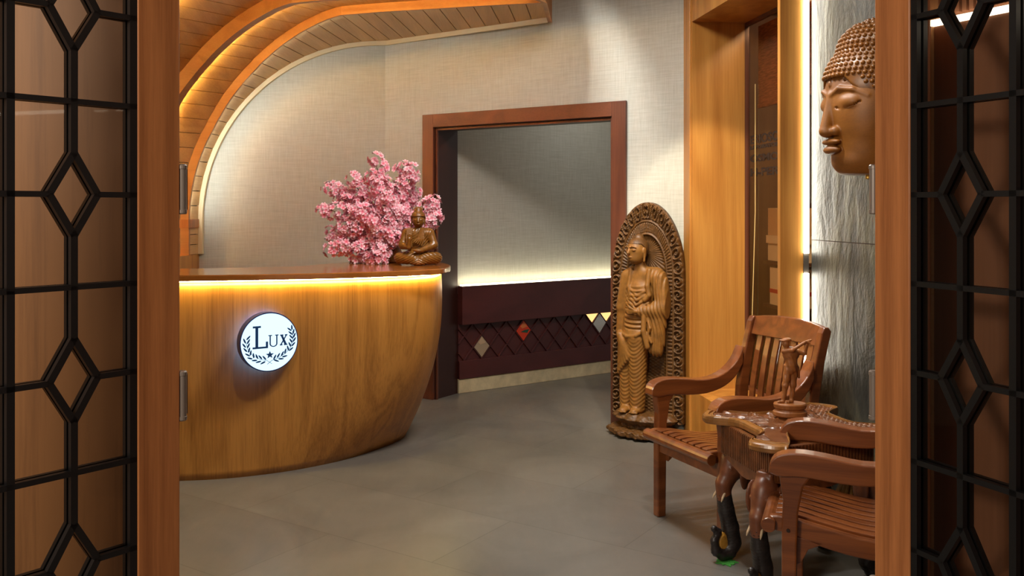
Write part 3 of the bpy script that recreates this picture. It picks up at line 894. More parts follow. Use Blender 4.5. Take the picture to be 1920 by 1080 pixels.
# ------------------------------------------------------------------ LUX sign
ang = math.radians(33)
sg = thing('round_sign', 'round backlit blue and white Lux sign on the desk front', 'sign', (-1.372, 5.045, 0.757))
N_ = Vector((math.sin(ang), -math.cos(ang), 0)); Ux = Vector((math.cos(ang), math.sin(ang), 0))
SG = Matrix(((Ux.x, N_.x, 0, 0), (Ux.y, N_.y, 0, 0), (0, 0, 1, 0), (0, 0, 0, 1)))   # x right on face, y outward, z up
SR = 0.163
def disc(q, r, y0, y1, n=64): q.prism([(r*math.cos(2*PI*k/n), r*math.sin(2*PI*k/n)) for k in range(n)], y0, y1, 'y', SG)
q = MB(); disc(q, SR, 0.012, 0.068); q.build('sign_casing', M['sign_side'], sg)
q = MB(); disc(q, SR-0.006, 0.068, 0.071); q.build('sign_face', M['sign_face'], sg)
q = MB(); disc(q, SR-0.012, 0.006, 0.012); q.build('halo_light', M['sign_glow'], sg)
q = MB(); disc(q, SR*0.4, -0.03, 0.006); q.build('wall_spacer', M['sign_side'], sg)
# artwork in unit coords where 1 = radius
def art(polys, nm):
    q = MB()
    for pl in polys: q.prism([(x*SR, z*SR) for x, z in pl], 0.0712, 0.0730, 'y', SG)
    q.build(nm, M['sign_ink'], sg)
def cv(x, y): return ((x-560)/372.0*0.985+0.0, (520-y)/404.0)     # measured face proportions
def rc(x0, y0, x1, y1): return [cv(x0, y0), cv(x1, y0), cv(x1, y1), cv(x0, y1)]
Lp = [rc(345, 292, 448, 318), rc(378, 318, 414, 575), rc(342, 575, 540, 600), rc(512, 510, 540, 575)]
art(Lp, 'letter_l')
Up = [rc(545, 425, 592, 438), rc(632, 425, 676, 438), rc(560, 438, 576, 545), rc(646, 438, 662, 545)]
arc = []
for k in range(12):
    a0 = PI+PI*k/12; a1 = PI+PI*(k+1)/12
    arc.append([cv(611+51*math.cos(a0), 545-45*math.sin(a0)), cv(611+51*math.cos(a1), 545-45*math.sin(a1)), cv(611+35*math.cos(a1), 545-32*math.sin(a1)), cv(611+35*math.cos(a0), 545-32*math.sin(a0))])
art(Up+arc, 'letter_u')
Xp = [rc(698, 430, 740, 446), rc(760, 430, 793, 446), rc(694, 562, 728, 578), rc(748, 562, 792, 578),
      [cv(706, 446), cv(734, 446), cv(784, 562), cv(752, 562)], [cv(768, 446), cv(784, 446), cv(720, 562), cv(702, 562)]]
art(Xp, 'letter_x')
star = []
for k in range(10):
    r_ = 56 if k % 2 == 0 else 23; a = PI/2+k*PI/5
    star.append(cv(564+r_*math.cos(a), 695-r_*math.sin(a)))
art([star], 'star')
def lf(cx_, cy_, a, l_=74, w_=22):
    pts = []
    for k in range(12):
        t = 2*PI*k/12; x = l_/2*math.cos(t); y = w_/2*math.sin(t)*(1-0.15*math.cos(t))
        pts.append(cv(cx_+x*math.cos(a)-y*math.sin(a), cy_-(x*math.sin(a)+y*math.cos(a))))
    return pts
R_ = math.radians
left = [(290, 440, R_(47)), (240, 478, R_(112)), (290, 490, R_(60)), (235, 540, R_(125)), (290, 545, R_(65)), (250, 600, R_(130)), (298, 605, R_(72)), (278, 668, R_(147)), (318, 645, R_(80)),
        (308, 718, R_(160)), (354, 685, R_(96)), (366, 752, R_(178)), (396, 702, R_(112)), (416, 776, R_(190)), (440, 715, R_(128)), (474, 794, R_(205)), (492, 728, R_(128))]
right = [(852, 342, R_(94)), (820, 366, R_(140)), (874, 400, R_(78)), (834, 418, R_(136)), (886, 452, R_(68)), (842, 470, R_(130)), (886, 512, R_(58)), (840, 524, R_(122)), (872, 575, R_(48)), (825, 575, R_(114)),
         (842, 640, R_(38)), (800, 622, R_(104)), (766, 660, R_(75)), (728, 692, R_(62)), (758, 732, R_(12)), (676, 712, R_(60)), (710, 762, R_(-2)), (628, 730, R_(62)), (650, 782, R_(-22))]
art([lf(*p) for p in left]+[lf(*p) for p in right], 'laurel_leaves')
def strk(pts, w_=5):
    out = []
    for (x0, y0), (x1, y1) in zip(pts, pts[1:]):
        dx, dy = x1-x0, y1-y0; l_ = math.hypot(dx, dy); nx, ny = -dy/l_*w_/2, dx/l_*w_/2
        out.append([cv(x0+nx, y0+ny), cv(x1+nx, y1+ny), cv(x1-nx, y1-ny), cv(x0-nx, y0-ny)])
    return out
art(strk([(590, 818), (530, 770), (440, 745), (340, 680), (280, 590), (258, 500)])+strk([(530, 820), (590, 772), (680, 745), (770, 690), (830, 620), (868, 500), (862, 400)]), 'laurel_stems')

# ------------------------------------------------------------------ seated wooden buddha on the counter
G = SDF((-0.165, -0.12, -0.005), (0.165, 0.12, 0.405), 0.0028)
X, Y, Z = G.X, G.Y, G.Z
G.u(G.cap((-0.112, 0.01, 0.045), (-0.02, -0.055, 0.035), 0.042, 0.030, (1, 1, 0.9)), 0.01)     # crossed legs
G.u(G.cap((0.112, 0.01, 0.045), (0.02, -0.055, 0.035), 0.042, 0.030, (1, 1, 0.9)), 0.01)
G.u(G.ell((0, 0.01, 0.05), (0.11, 0.07, 0.05)), 0.02)
G.u(G.ell((0, -0.06, 0.018), (0.05, 0.03, 0.018)), 0.008)
legs = G.F.copy()
G.u(G.ell((0, 0.02, 0.135), (0.066, 0.050, 0.10)), 0.02)
G.u(G.cap((-0.055, 0.02, 0.200), (0.055, 0.02, 0.200), 0.038), 0.02)
fold = np.where(Z > 0.09, np.sin((np.sqrt((X+0.06)**2+(Z-0.26)**2)+0.2*Y)*420)*0.0013, np.sin((np.abs(X)*0.5+Z*1.0)*430)*0.0012)
G.F = G.F+fold
for sx in (-1, 1):
    G.u(G.cap((sx*0.078, 0.02, 0.205), (sx*0.100, -0.005, 0.13), 0.027, 0.025), 0.012)
G.u(G.cap((0.100, -0.005, 0.125), (0.02, -0.062, 0.098), 0.024, 0.015), 0.012)
G.u(G.cap((-0.100, -0.005, 0.125), (-0.062, -0.062, 0.118), 0.024, 0.017), 0.012)
G.u(G.cap((-0.062, -0.064, 0.118), (-0.056, -0.078, 0.170), 0.015, 0.013), 0.006)               # raised hand
for k in range(4): G.path([(-0.066+k*0.0078, -0.080, 0.166), (-0.066+k*0.0078, -0.086, 0.204-0.004*abs(k-1.4))], 0.0040, 0.0015)
G.path([(-0.050, -0.074, 0.155), (-0.040, -0.082, 0.172)], 0.0042, 0.002)
G.u(G.ell((0.0, -0.070, 0.095), (0.030, 0.018, 0.012)), 0.006)                                  # hand in lap
for k in range(4): G.path([(-0.004+k*0.003, -0.084+k*0.005, 0.098), (-0.030, -0.080+k*0.006, 0.099)], 0.004, 0.002)
for k in range(5):
    G.path([(0.030-k*0.004, -0.022-0.002*k, 0.235), (0.036-k*0.010, -0.040, 0.17), (0.02-k*0.012, -0.046, 0.125+0.006*k)], 0.0046, 0.0015)
    G.path([(-0.038-k*0.008, -0.020, 0.232), (-0.044-k*0.008, -0.036, 0.17), (-0.040-k*0.008, -0.040, 0.12)], 0.0044, 0.0015)
G.u(G.cap((0, 0.012, 0.225), (0, 0.008, 0.262), 0.020, 0.019), 0.01)
G.u(G.ell((0, 0.0, 0.288), (0.040, 0.042, 0.048)), 0.006)                                       # head
G.u(G.cap((0, -0.038, 0.296), (0, -0.045, 0.278), 0.004, 0.006), 0.004)                                   # nose
G.u(G.ell((0, -0.037, 0.263), (0.012, 0.007, 0.004)), 0.002)
for sx in (-1, 1):
    G.u(G.ell((sx*0.0165, -0.0355, 0.289), (0.0105, 0.006, 0.0048)), 0.002)
    G.u(G.cap((sx*0.042, 0.004, 0.290), (sx*0.042, 0.003, 0.248), 0.006, 0.0055, (0.7, 1, 1)), 0.003)
hair = SDF((-0.165, -0.12, -0.005), (0.165, 0.12, 0.405), 0.0028)
hair.u(hair.ell((0, 0.005, 0.304), (0.0475, 0.050, 0.045)), 0)
hair.keep(-(hair.Z-0.310+1.3*np.maximum(hair.Y+0.012, 0)), 0.002)
hair.u(hair.ell((0, 0.008, 0.352), (0.025, 0.027, 0.022)), 0.014)
hair.F = hair.F-0.0009*np.sin(np.arctan2(hair.X, hair.Y-0.01)*26)*np.sin(hair.Z*700)
G.keep(-Z+0.0, 0.001)
bd = thing('seated_buddha_figure', 'small polished wooden seated Buddha on the end of the counter', 'statue', (-0.600, 5.80, 1.1285), math.radians(6))
G.mesh('body', M['gloss_carved'], bd)
hair.mesh('hair', M['curl_wood'], bd)

# ------------------------------------------------------------------ pink blossom arrangement
rng = random.Random(7)
fb = thing('blossom_arrangement', 'large pink artificial cherry blossom arrangement behind the seated Buddha', 'flowers', (-0.80, 6.05, 1.128))
q = MB(); q.lathe([(0.05, 0.0), (0.062, 0.01), (0.07, 0.05), (0.055, 0.11), (0.045, 0.13), (0.05, 0.14)], 20); q.build('vase', M['gloss_carved'], fb, smooth=True)
tips = [(-0.44, 0.55, .06), (-0.46, 0.40, -.05), (-0.42, 0.20, .0), (-0.41, 0.12, -.1), (-0.27, 0.59, .0), (-0.33, 0.50, .08), (-0.13, 0.74, .05), (-0.11, 0.62, -.08), (0.07, 0.70, .05),
        (0.14, 0.665, .0), (0.13, 0.52, .1), (0.29, 0.46, .0), (0.31, 0.34, -.02), (0.22, 0.30, .05), (-0.02, 0.46, -.15), (-0.20, 0.38, -.16), (-0.30, 0.28, -.12), (-0.08, 0.28, -.18),
        (-0.20, 0.10, -.14), (-0.24, -0.015, -.10), (-0.10, 0.04, -.18), (0.02, 0.17, -.12), (0.05, 0.36, -.08), (-0.16, 0.20, -.10)]
def flower(q, cols, c, nrm, r):
    n = Vector(nrm).normalized(); a = n.orthogonal().normalized(); b = n.cross(a)
    t0 = rng.random()*6.28; tint = rng.random()
    rim = Vector((1.0, 0.78+0.16*tint, 0.83+0.12*tint)); thr = Vector((0.85, 0.14+0.1*tint, 0.28+0.08*tint))
    for k in range(5):
        t = t0+k*2*PI/5
        d = a*math.cos(t)+b*math.sin(t); e = a*-math.sin(t)+b*math.cos(t)
        vs = [c, c+d*r*0.55-e*r*0.36+n*r*0.16, c+d*r*1.0-e*r*0.24+n*r*0.34, c+d*r*0.86+n*r*0.30, c+d*r*1.0+e*r*0.24+n*r*0.34, c+d*r*0.55+e*r*0.36+n*r*0.16]
        q.add(vs, [(0, 1, 2, 3), (0, 3, 4, 5)])
        m_ = thr.lerp(rim, 0.66)
        cols += [thr, m_, rim, rim.lerp(thr, 0.1), rim, m_]
for ti, (tx_, tz_, ty_) in enumerate(tips):
    q = MB(); p0 = Vector((0, 0, 0.12)); p3 = Vector((tx_*0.95, ty_, tz_*0.92))
    mid = p0.lerp(p3, 0.5)+Vector((rng.uniform(-.03, .03), rng.uniform(-.03, .03), 0.02))
    path = [p0, p0.lerp(mid, 0.5)+Vector((0, 0, 0.01)), mid, mid.lerp(p3, 0.5), p3]
    q.tube(path, [0.006, 0.005, 0.004, 0.003, 0.002], 5)
    br_ = q.build('branch', M['twig'], fb)
    q = MB(); cols = []
    nb = 6
    for j in range(nb):
        f_ = 0.42+0.58*j/(nb-1)
        k = f_*4; i = min(int(k), 3); c0 = path[i].lerp(path[i+1], k-i)
        c0 = c0+Vector((rng.uniform(-.02, .02), rng.uniform(-.02, .02), rng.uniform(-.02, .02)))
        rad = 0.068 if j < nb-1 else 0.050
        for m_i in range(24 if j < nb-1 else 20):
            dv = Vector((rng.gauss(0, 1), rng.gauss(0, 1), rng.gauss(0, 1))).normalized()
            pc = c0+dv*rad*(0.72+0.35*rng.random())
            if pc.z < 0.012 and pc.y > -0.9: pc.z = 0.012+rng.random()*0.02
            flower(q, cols, pc, dv+Vector((0, -0.3, 0)), 0.020*rng.uniform(0.85, 1.2))
    o = mesh_obj('blossoms', q.v, q.f, M['petal'], br_)
    at = o.data.color_attributes.new('petal', 'FLOAT_COLOR', 'POINT')
    at.data.foreach_set('color', [x for c in cols for x in ((c[0]**1.5, c[1]**1.9, c[2]**1.8, 1.0))])

# ------------------------------------------------------------------ tall carved standing figure
TH = math.atan2(-0.5544, 0.8322)
st = thing('standing_relief_statue', 'tall arched wooden carving of a standing robed figure beside the doorway', 'statue', (0.0, 0.0, 0), 0)
_L = Vector((0.680, 6.105, 0)); _d = Vector((0.8322, -0.5544, 0)); _n = Vector((-0.5544, -0.8322, 0))
org = _L+_d*0.252
st.location = org; st.rotation_euler = (0, 0, TH)
# local frame: x across, -y toward the room, z up.  panel front at y=0
PWd = 0.252
def halfw(v):
    """half width of the pointed-arch panel at height v"""
    v = np.asarray(v, float)
    t = np.clip((v-1.06)/(1.53-1.06), 0, 1)
    return PWd*np.sqrt(np.clip(1-t**2.05, 0, 1))*(1-0.05*t)
nu, nv = 150, 430
vv = np.concatenate([np.linspace(0.10, 1.06, 260), 1.06+(1.53-1.06)*np.sin(np.linspace(0, PI/2, 172)[1:])])
uu = np.linspace(-1, 1, nu)
UU, VV = np.meshgrid(uu, vv, indexing='ij')
HWv = np.maximum(halfw(VV), 0.004)
PX = UU*HWv
# distance in from the outline, measured roughly normal to the arch
cy_ = 1.06
rad_ = np.where(VV > cy_, np.sqrt((PX/PWd)**2+((VV-cy_)/0.47)**2), np.abs(PX)/PWd)
ein = (1-rad_)*PWd
# path length around the arch for the repeating scrolls
angp = np.where(VV > cy_, np.arctan2((VV-cy_)/0.47, np.abs(PX)/PWd+1e-6)*0.36, VV-cy_)
band1 = np.clip((0.060-ein)/0.006, 0, 1)*np.clip(ein/0.006, 0, 1)
ph = angp/0.085
cen = np.abs((ph % 1.0)-0.5)*0.085; inn = ein-0.030
rr_ = np.sqrt(cen**2+inn**2)
theta = np.arctan2(inn, ((ph % 1.0)-0.5)*0.085)
scroll = 0.012*np.cos(rr_*260-theta*1.0)*np.clip((0.046-rr_)/0.012, 0, 1)
scroll += 0.004*np.sin(PX*420+VV*150)*np.sin(VV*380-PX*90)
H = 0.008*band1+scroll*band1
ring1 = np.exp(-((ein-0.066)/0.004)**2)*0.010+np.exp(-((ein-0.112)/0.004)**2)*0.010
teeth = np.clip((0.106-np.abs(ein-0.090)*0-ein)/0.004, 0, 1)*np.clip((ein-0.070)/0.004, 0, 1)*0.008*(np.sin(angp*2*PI/0.024) > -0.2)
rays_a = np.arctan2(VV-1.20, PX+0.02)
rays = np.where(ein > 0.116, 0.006*np.abs(np.sin(rays_a*22))-0.004, 0)*(VV > 0.9)
lowtex = np.where((ein > 0.116) & (VV <= 0.9), 0.003*np.sin(VV*300)*np.sin(PX*160), 0)
H = H+ring1+teeth+rays+lowtex-np.clip((ein-0.112)/0.02, 0, 1)*0.012
front = -H-0.005
back = np.full_like(front, 0.045)
Vf = np.stack([PX, front, VV], -1).reshape(-1, 3); Vb = np.stack([PX, back, VV], -1).reshape(-1, 3)
NV_ = VV.shape[1]
def gid(i, j): return i*NV_+j
ii, jj = np.meshgrid(np.arange(nu-1), np.arange(NV_-1), indexing='ij')
fF = np.stack([gid(ii, jj), gid(ii+1, jj), gid(ii+1, jj+1), gid(ii, jj+1)], -1).reshape(-1, 4)
off = len(Vf); fB = fF[:, ::-1]+off
jA = np.arange(NV_-1); iA = np.arange(nu-1)
eL = np.stack([gid(0, jA), gid(0, jA+1), gid(0, jA+1)+off, gid(0, jA)+off], -1)
eR = np.stack([gid(nu-1, jA), gid(nu-1, jA)+off, gid(nu-1, jA+1)+off, gid(nu-1, jA+1)], -1)
eBt = np.stack([gid(iA, 0), gid(iA, 0)+off, gid(iA+1, 0)+off, gid(iA+1, 0)], -1)
eT = np.stack([gid(iA, NV_-1), gid(iA+1, NV_-1), gid(iA+1, NV_-1)+off, gid(iA, NV_-1)+off], -1)
np_mesh('arched_panel', np.concatenate([Vf, Vb]), np.concatenate([fF, fB, eL, eR, eBt, eT]), M['carved_dark'], st)

G = SDF((-0.20, -0.19, 0.13), (0.18, 0.03, 1.36), 0.0040)
X, Y, Z = G.X, G.Y, G.Z
# legs and lower robe
G.u(G.cap((-0.115, -0.045, 0.60), (-0.125, -0.045, 0.19), 0.060, 0.048), 0.02)
G.u(G.cap((-0.035, -0.065, 0.64), (-0.040, -0.065, 0.19), 0.068, 0.050), 0.02)
legF = G.F.copy()
G.F = G.F+0.0016*np.sin((Z-15.0*np.minimum((X+0.038)**2, (X+0.12)**2))*250)*np.clip((0.66-Z)/0.05, 0, 1)
# hips and torso
G.u(G.cap((-0.055, -0.050, 0.66), (-0.020, -0.050, 0.95), 0.100, 0.096, (1, 0.72, 1)), 0.03)
G.u(G.cap((-0.075, -0.045, 1.055), (0.085, -0.045, 1.055), 0.055, 0.055, (1, 0.85, 1)), 0.03)
tf = np.sqrt(((X+0.03)*1.0)**2+(Z-1.12)**2)
G.F = G.F+np.where((Z > 0.70), 0.0042*np.sin(tf*215)*np.clip((0.06-np.abs(X+0.045))/0.03+0.6, 0, 1)*np.clip((1.0-Z)/0.04, 0, 1), 0)
# diagonal overskirt
for k in range(11):
    t = k/10
    G.u(G.cap((-0.165+0.02*t, -0.06-0.035*math.sin(t*3), 0.66), (-0.165+0.155*t*1.0, -0.085-0.03*math.sin(t*3), 0.41+0.19*t), 0.016, 0.012), 0.010)
# arms, sleeves
G.u(G.cap((-0.120, -0.045, 1.04), (-0.160, -0.045, 0.84), 0.046, 0.040), 0.02)
G.u(G.cap((-0.160, -0.045, 0.84), (-0.175, -0.050, 0.66), 0.034, 0.026), 0.015)
slv = G.cap((0.105, -0.050, 1.04), (0.150, -0.060, 0.86), 0.055, 0.055)
slv = smin(slv, G.cap((0.145, -0.070, 0.845), (0.000, -0.110, 0.82), 0.050, 0.032), 0.02)
slv = smin(slv, G.cap((0.120, -0.075, 0.83), (0.105, -0.075, 0.58), 0.055, 0.045, (1, 0.7, 1)), 0.03)
slv = smin(slv, G.cap((0.06, -0.085, 0.80), (0.07, -0.085, 0.60), 0.045, 0.035, (1, 0.6, 1)), 0.02)
slv = slv+0.0035*np.sin((X*1.0+0.35*Z-0.9*(Z-0.8)**2*np.sign(Z-0.8))*260)
G.u(slv, 0.008)
# robe edges over the chest
for pts, r_ in (([(0.055, -0.085, 1.09), (0.050, -0.105, 0.99), (0.062, -0.105, 0.93), (0.035, -0.11, 0.90)], 0.016), ([(-0.075, -0.082, 1.09), (-0.085, -0.10, 0.98), (-0.07, -0.105, 0.92)], 0.013),
                ([(0.03, -0.115, 0.84), (0.035, -0.130, 0.70), (0.060, -0.125, 0.60)], 0.017), ([(0.055, -0.110, 0.78), (0.075, -0.12, 0.72), (0.06, -0.122, 0.68), (0.085, -0.12, 0.63)], 0.010)):
    G.path(pts, r_, 0.006)
for k in range(5):
    G.path([(-0.085-0.004*k, -0.098, 0.98-0.028*k), (-0.020, -0.118-0.004*k, 0.925-0.030*k), (0.055, -0.10, 0.965-0.028*k)], 0.0085, 0.006)
# waist hem
G.path([(-0.155, -0.075, 0.675), (-0.09, -0.12, 0.655), (-0.02, -0.128, 0.665), (0.02, -0.12, 0.69)], 0.011, 0.006)
# hand at the belly
G.u(G.ell((-0.030, -0.140, 0.825), (0.034, 0.014, 0.016)), 0.006)
for k in range(4): G.path([(-0.04, -0.146, 0.836-0.008*k), (-0.085+0.004*k, -0.140, 0.834-0.009*k)], 0.0062, 0.003)
G.path([(-0.028, -0.148, 0.836), (-0.058, -0.150, 0.850)], 0.0066, 0.003)
# right hand hanging
for k in range(4): G.path([(-0.182+0.008*k, -0.060, 0.655), (-0.182+0.008*k, -0.066, 0.605+0.004*abs(k-1.5))], 0.0062, 0.003)
# feet
for fx in (-0.115, -0.035):
    G.u(G.ell((fx, -0.095, 0.175), (0.034, 0.058, 0.022)), 0.012)
    for k in range(5): G.u(G.ell((fx-0.024+0.012*k, -0.148+0.004*abs(k-2), 0.166), (0.0065, 0.012, 0.0075)), 0.003)
G.u(G.cap((-0.012, -0.05, 1.08), (-0.030, -0.055, 1.15), 0.034, 0.034), 0.02)
G.mesh('robed_figure', M['carved'], st)
# head with turned face (faces slightly to the figure's right)
H_ = SDF((-0.11, -0.13, -0.11), (0.11, 0.11, 0.155), 0.0030)
def face(H_, s=1.0):
    H_.u(H_.ell((0, 0, 0.0), (0.056*s, 0.062*s, 0.076*s)), 0)
    H_.u(H_.ell((0, -0.022*s, -0.045*s), (0.036*s, 0.036*s, 0.030*s)), 0.02*s)
    H_.u(H_.cap((0, -0.058*s, 0.022*s), (0, -0.072*s, -0.012*s), 0.006*s, 0.0095*s), 0.008*s)
    H_.u(H_.ell((0, -0.059*s, -0.036*s), (0.016*s, 0.009*s, 0.0055*s)), 0.003*s)
    for sx in (-1, 1):
        H_.u(H_.ell((sx*0.0235*s, -0.052*s, 0.004*s), (0.0150*s, 0.009*s, 0.0075*s)), 0.003*s)
        H_.path([(sx*0.008*s, -0.066*s, 0.020*s), (sx*0.022*s, -0.062*s, 0.027*s), (sx*0.040*s, -0.047*s, 0.020*s)], 0.0034*s, 0.003*s)
        H_.path([(sx*0.010*s, -0.0625*s, -0.003*s), (sx*0.023*s, -0.0615*s, -0.0055*s), (sx*0.038*s, -0.050*s, 0.0*s)], 0.0016*s, 0.001, cut=True)
        H_.u(H_.ell((sx*0.058*s, 0.004*s, -0.002*s), (0.006*s, 0.014*s, 0.024*s)), 0.004*s)
        H_.u(H_.cap((sx*0.058*s, 0.004*s, -0.02*s), (sx*0.056*s, 0.002*s, -0.058*s), 0.0065*s), 0.004*s)
    return H_
face(H_, 1.12)
hd = H_.mesh('head', M['carved'], st, (-0.035, -0.080, 1.215), math.radians(-20))
Hh = SDF((-0.11, -0.13, -0.11), (0.11, 0.11, 0.155), 0.0030)
Hh.u(Hh.ell((0, 0.008, 0.018), (0.069, 0.074, 0.070)), 0)
Hh.keep(-(Hh.Z-0.044+1.2*np.maximum(Hh.Y+0.015, 0)), 0.004)
Hh.u(Hh.ell((0, 0.018, 0.084), (0.032, 0.034, 0.026)), 0.010)
Hh.F = Hh.F-0.0012*np.sin(np.arctan2(Hh.X, Hh.Y)*30)*np.sin(Hh.Z*520)
Hh.mesh('hair', M['carved_dark'], hd)
# lotus pedestal, two tiers of leaves and a rough base slab
G = SDF((-0.34, -0.27, -0.005), (0.34, 0.07, 0.20), 0.0052)
aa = np.arctan2(G.X, -(G.Y)+1e-6)
rr2 = np.sqrt((G.X/1.25)**2+(G.Y+0.0)**2)
t1 = np.maximum(rr2-(0.208+0.010*np.sin(aa*9)+0.008*np.sin(aa*23)), np.abs(G.Z-0.034)-0.030+0.25*np.maximum(rr2-0.15, 0))
t2 = np.maximum(rr2-(0.175+0.016*np.abs(np.sin(aa*6))-0.9*np.abs(G.Z-0.125)), np.abs(G.Z-0.125)-0.032)
t3 = np.maximum(rr2-0.135, np.abs(G.Z-0.08)-0.05)
G.u(t1, 0); G.u(t3, 0.01); G.u(t2, 0.008)
G.F = G.F+0.003*np.sin(G.X*140+G.Z*80)*np.sin(G.Y*120+G.Z*160)
G.keep(G.Y-0.045, 0.002); G.keep(-G.Z, 0.001)
G.mesh('lotus_base', M['carved_dark'], st)

# ------------------------------------------------------------------ large wall-mounted buddha head
bh = thing('buddha_head_carving', 'large carved wooden Buddha head hanging on the slate wall', 'sculpture', (1.515, 3.61, 1.905), math.radians(9))
# local: face looks toward -x, y sideways (near cheek -y), z up
G = SDF((-0.34, -0.235, -0.30), (0.08, 0.235, 0.36), 0.0044)
X, Y, Z = G.X, G.Y, G.Z
G.u(G.ell((0.0, 0, 0.03), (0.262, 0.190, 0.27)), 0)
G.u(G.ell((-0.125, 0, -0.02), (0.140, 0.165, 0.245)), 0.03)                        # broad flat face
G.u(G.ell((-0.10, 0, -0.20), (0.135, 0.120, 0.12)), 0.04)
G.u(G.ell((-0.195, 0, -0.225), (0.048, 0.062, 0.046)), 0.03)                       # chin
G.u(G.cap((-0.262, 0, 0.030), (-0.286, 0, -0.105), 0.016, 0.024, (1, 0.9, 1)), 0.016)
G.u(G.ell((-0.276, 0, -0.112), (0.032, 0.028, 0.021)), 0.008)
for sy in (-1, 1):
    G.u(G.ell((-0.258, sy*0.033, -0.108), (0.024, 0.018, 0.020)), 0.006)           # nostril wings
    G.u(G.ell((-0.228, sy*0.080, 0.002), (0.032, 0.048, 0.033), sy*-0.30), 0.008)  # lids
    G.path([(-0.268, sy*0.016, 0.034), (-0.262, sy*0.060, 0.054), (-0.232, sy*0.108, 0.046), (-0.188, sy*0.142, 0.020)], 0.0085, 0.008)
    G.path([(-0.262, sy*0.038, -0.018), (-0.262, sy*0.072, -0.030), (-0.236, sy*0.108, -0.018), (-0.212, sy*0.128, -0.002)], 0.0042, 0.002, cut=True)
G.u(G.ell((-0.262, 0, -0.150), (0.024, 0.058, 0.014)), 0.004)
G.u(G.ell((-0.258, 0, -0.181), (0.026, 0.052, 0.018)), 0.004)
for sy in (-1, 1): G.path([(-0.290, 0, -0.165), (-0.270, sy*0.036, -0.166), (-0.236, sy*0.072, -0.160)], 0.0028, 0.002, cut=True)
G.u(G.ell((-0.268, 0, 0.078), (0.006, 0.010, 0.014)), 0.002)                       # brow mark
G.cut(G.ell((-0.246, -0.072, 0.088), (0.012, 0.007, 0.008)), 0.002)
G.keep(X-0.06, 0.003); G.keep(-(Z+0.278), 0.006)
G.mesh('face', M['head_wood'], bh)
Gh = SDF((-0.34, -0.235, -0.30), (0.08, 0.235, 0.36), 0.0050)
Gh.u(Gh.ell((0.0, 0, 0.075), (0.276, 0.205, 0.215)), 0)
hl = 0.100-1.25*np.maximum(0, np.abs(Gh.Y)-0.075)-0.55*np.maximum(Gh.X+0.16, 0)
Gh.keep(-(Gh.Z-np.maximum(hl, -0.16)), 0.006)
ush = Gh.ell((0.005, 0, 0.215), (0.222, 0.175, 0.135))
Gh.u(ush, 0.010)
Gh.keep(Gh.X-0.06, 0.003)
hm = Gh.mesh('hair', M['curl_wood'], bh)
# rows of snail curls over the hair surface
q = MB(); me = hm.data
co = np.zeros(len(me.vertices)*3); me.vertices.foreach_get('co', co); co = co.reshape(-1, 3)
no = np.zeros(len(me.vertices)*3); me.vertices.foreach_get('normal', no); no = no.reshape(-1, 3)
sel = (co[:, 0] < 0.05); co = co[sel]; no = no[sel]
pts = []
z = -0.15
row = 0
while z < 0.375:
    m_ = np.abs(co[:, 2]-z) < 0.005
    if m_.sum() > 6:
        c_ = co[m_]; n_ = no[m_]; a_ = np.arctan2(c_[:, 1], -(c_[:, 0]-0.08)); o_ = np.argsort(a_); c_ = c_[o_]; n_ = n_[o_]
        ag = np.linspace(a_.min(), a_.max(), 160); ai = a_[o_]
        rr0 = np.stack([np.interp(ag, ai, c_[:, k_]) for k_ in range(2)], -1)
        ker = np.ones(7)/7
        for k_ in range(2): rr0[3:-3, k_] = np.convolve(rr0[:, k_], ker, 'valid')
        cum = np.concatenate([[0], np.cumsum(np.linalg.norm(np.diff(rr0, axis=0), axis=1))])
        cnt_ = int(cum[-1]/0.0215)
        if cnt_ > 2:
            tt = np.linspace(0, cum[-1], cnt_+1)+(0.0107 if row % 2 else 0); tt = tt[tt <= cum[-1]]
            for u1 in tt:
                pos = (np.interp(u1, cum, rr0[:, 0]), np.interp(u1, cum, rr0[:, 1]), z)
                a1 = math.atan2(pos[1], -(pos[0]-0.08)); j1 = np.argmin(np.abs(ai-a1))
                if np.linalg.norm(c_[j1][:2]-np.array(pos[:2])) < 0.025: pts.append((pos, n_[j1]))
    z += 0.0185; row += 1
ico_v = []; ico_f = []
sg_, rg_ = 8, 4
for i in range(rg_):
    th_ = PI/2*i/(rg_-0.6)
    for k in range(sg_): ico_v.append((math.cos(th_)*math.cos(2*PI*k/sg_), math.cos(th_)*math.sin(2*PI*k/sg_), math.sin(th_)*1.15))
for i in range(rg_-1):
    for k in range(sg_): ico_f.append((i*sg_+k, i*sg_+(k+1) % sg_, (i+1)*sg_+(k+1) % sg_, (i+1)*sg_+k))
ico_f.append(tuple((rg_-1)*sg_+k for k in range(sg_)))
for p, n in pts:
    n = Vector(n); a = n.orthogonal().normalized(); b = n.cross(a); r_ = 0.0098
    T_ = Matrix(((a.x*r_, b.x*r_, n.x*r_, p[0]-n.x*0.002), (a.y*r_, b.y*r_, n.y*r_, p[1]-n.y*0.002), (a.z*r_, b.z*r_, n.z*r_, p[2]-n.z*0.002), (0, 0, 0, 1)))
    q.add(ico_v, ico_f, T_)
q.build('hair_curls', M['curl_wood'], hm, smooth=True)
q = MB(); q.lathe([(0.010, -0.296), (0.012, -0.292), (0.012, -0.276)], 12, Matrix.Translation((-0.115, -0.02, 0))); q.build('brass_stud', M['brass'], bh)
q = MB(); q.box(0.055, 0.125, -0.07, 0.07, -0.05, 0.12); q.build('wall_bracket', M['dark_room'], bh)

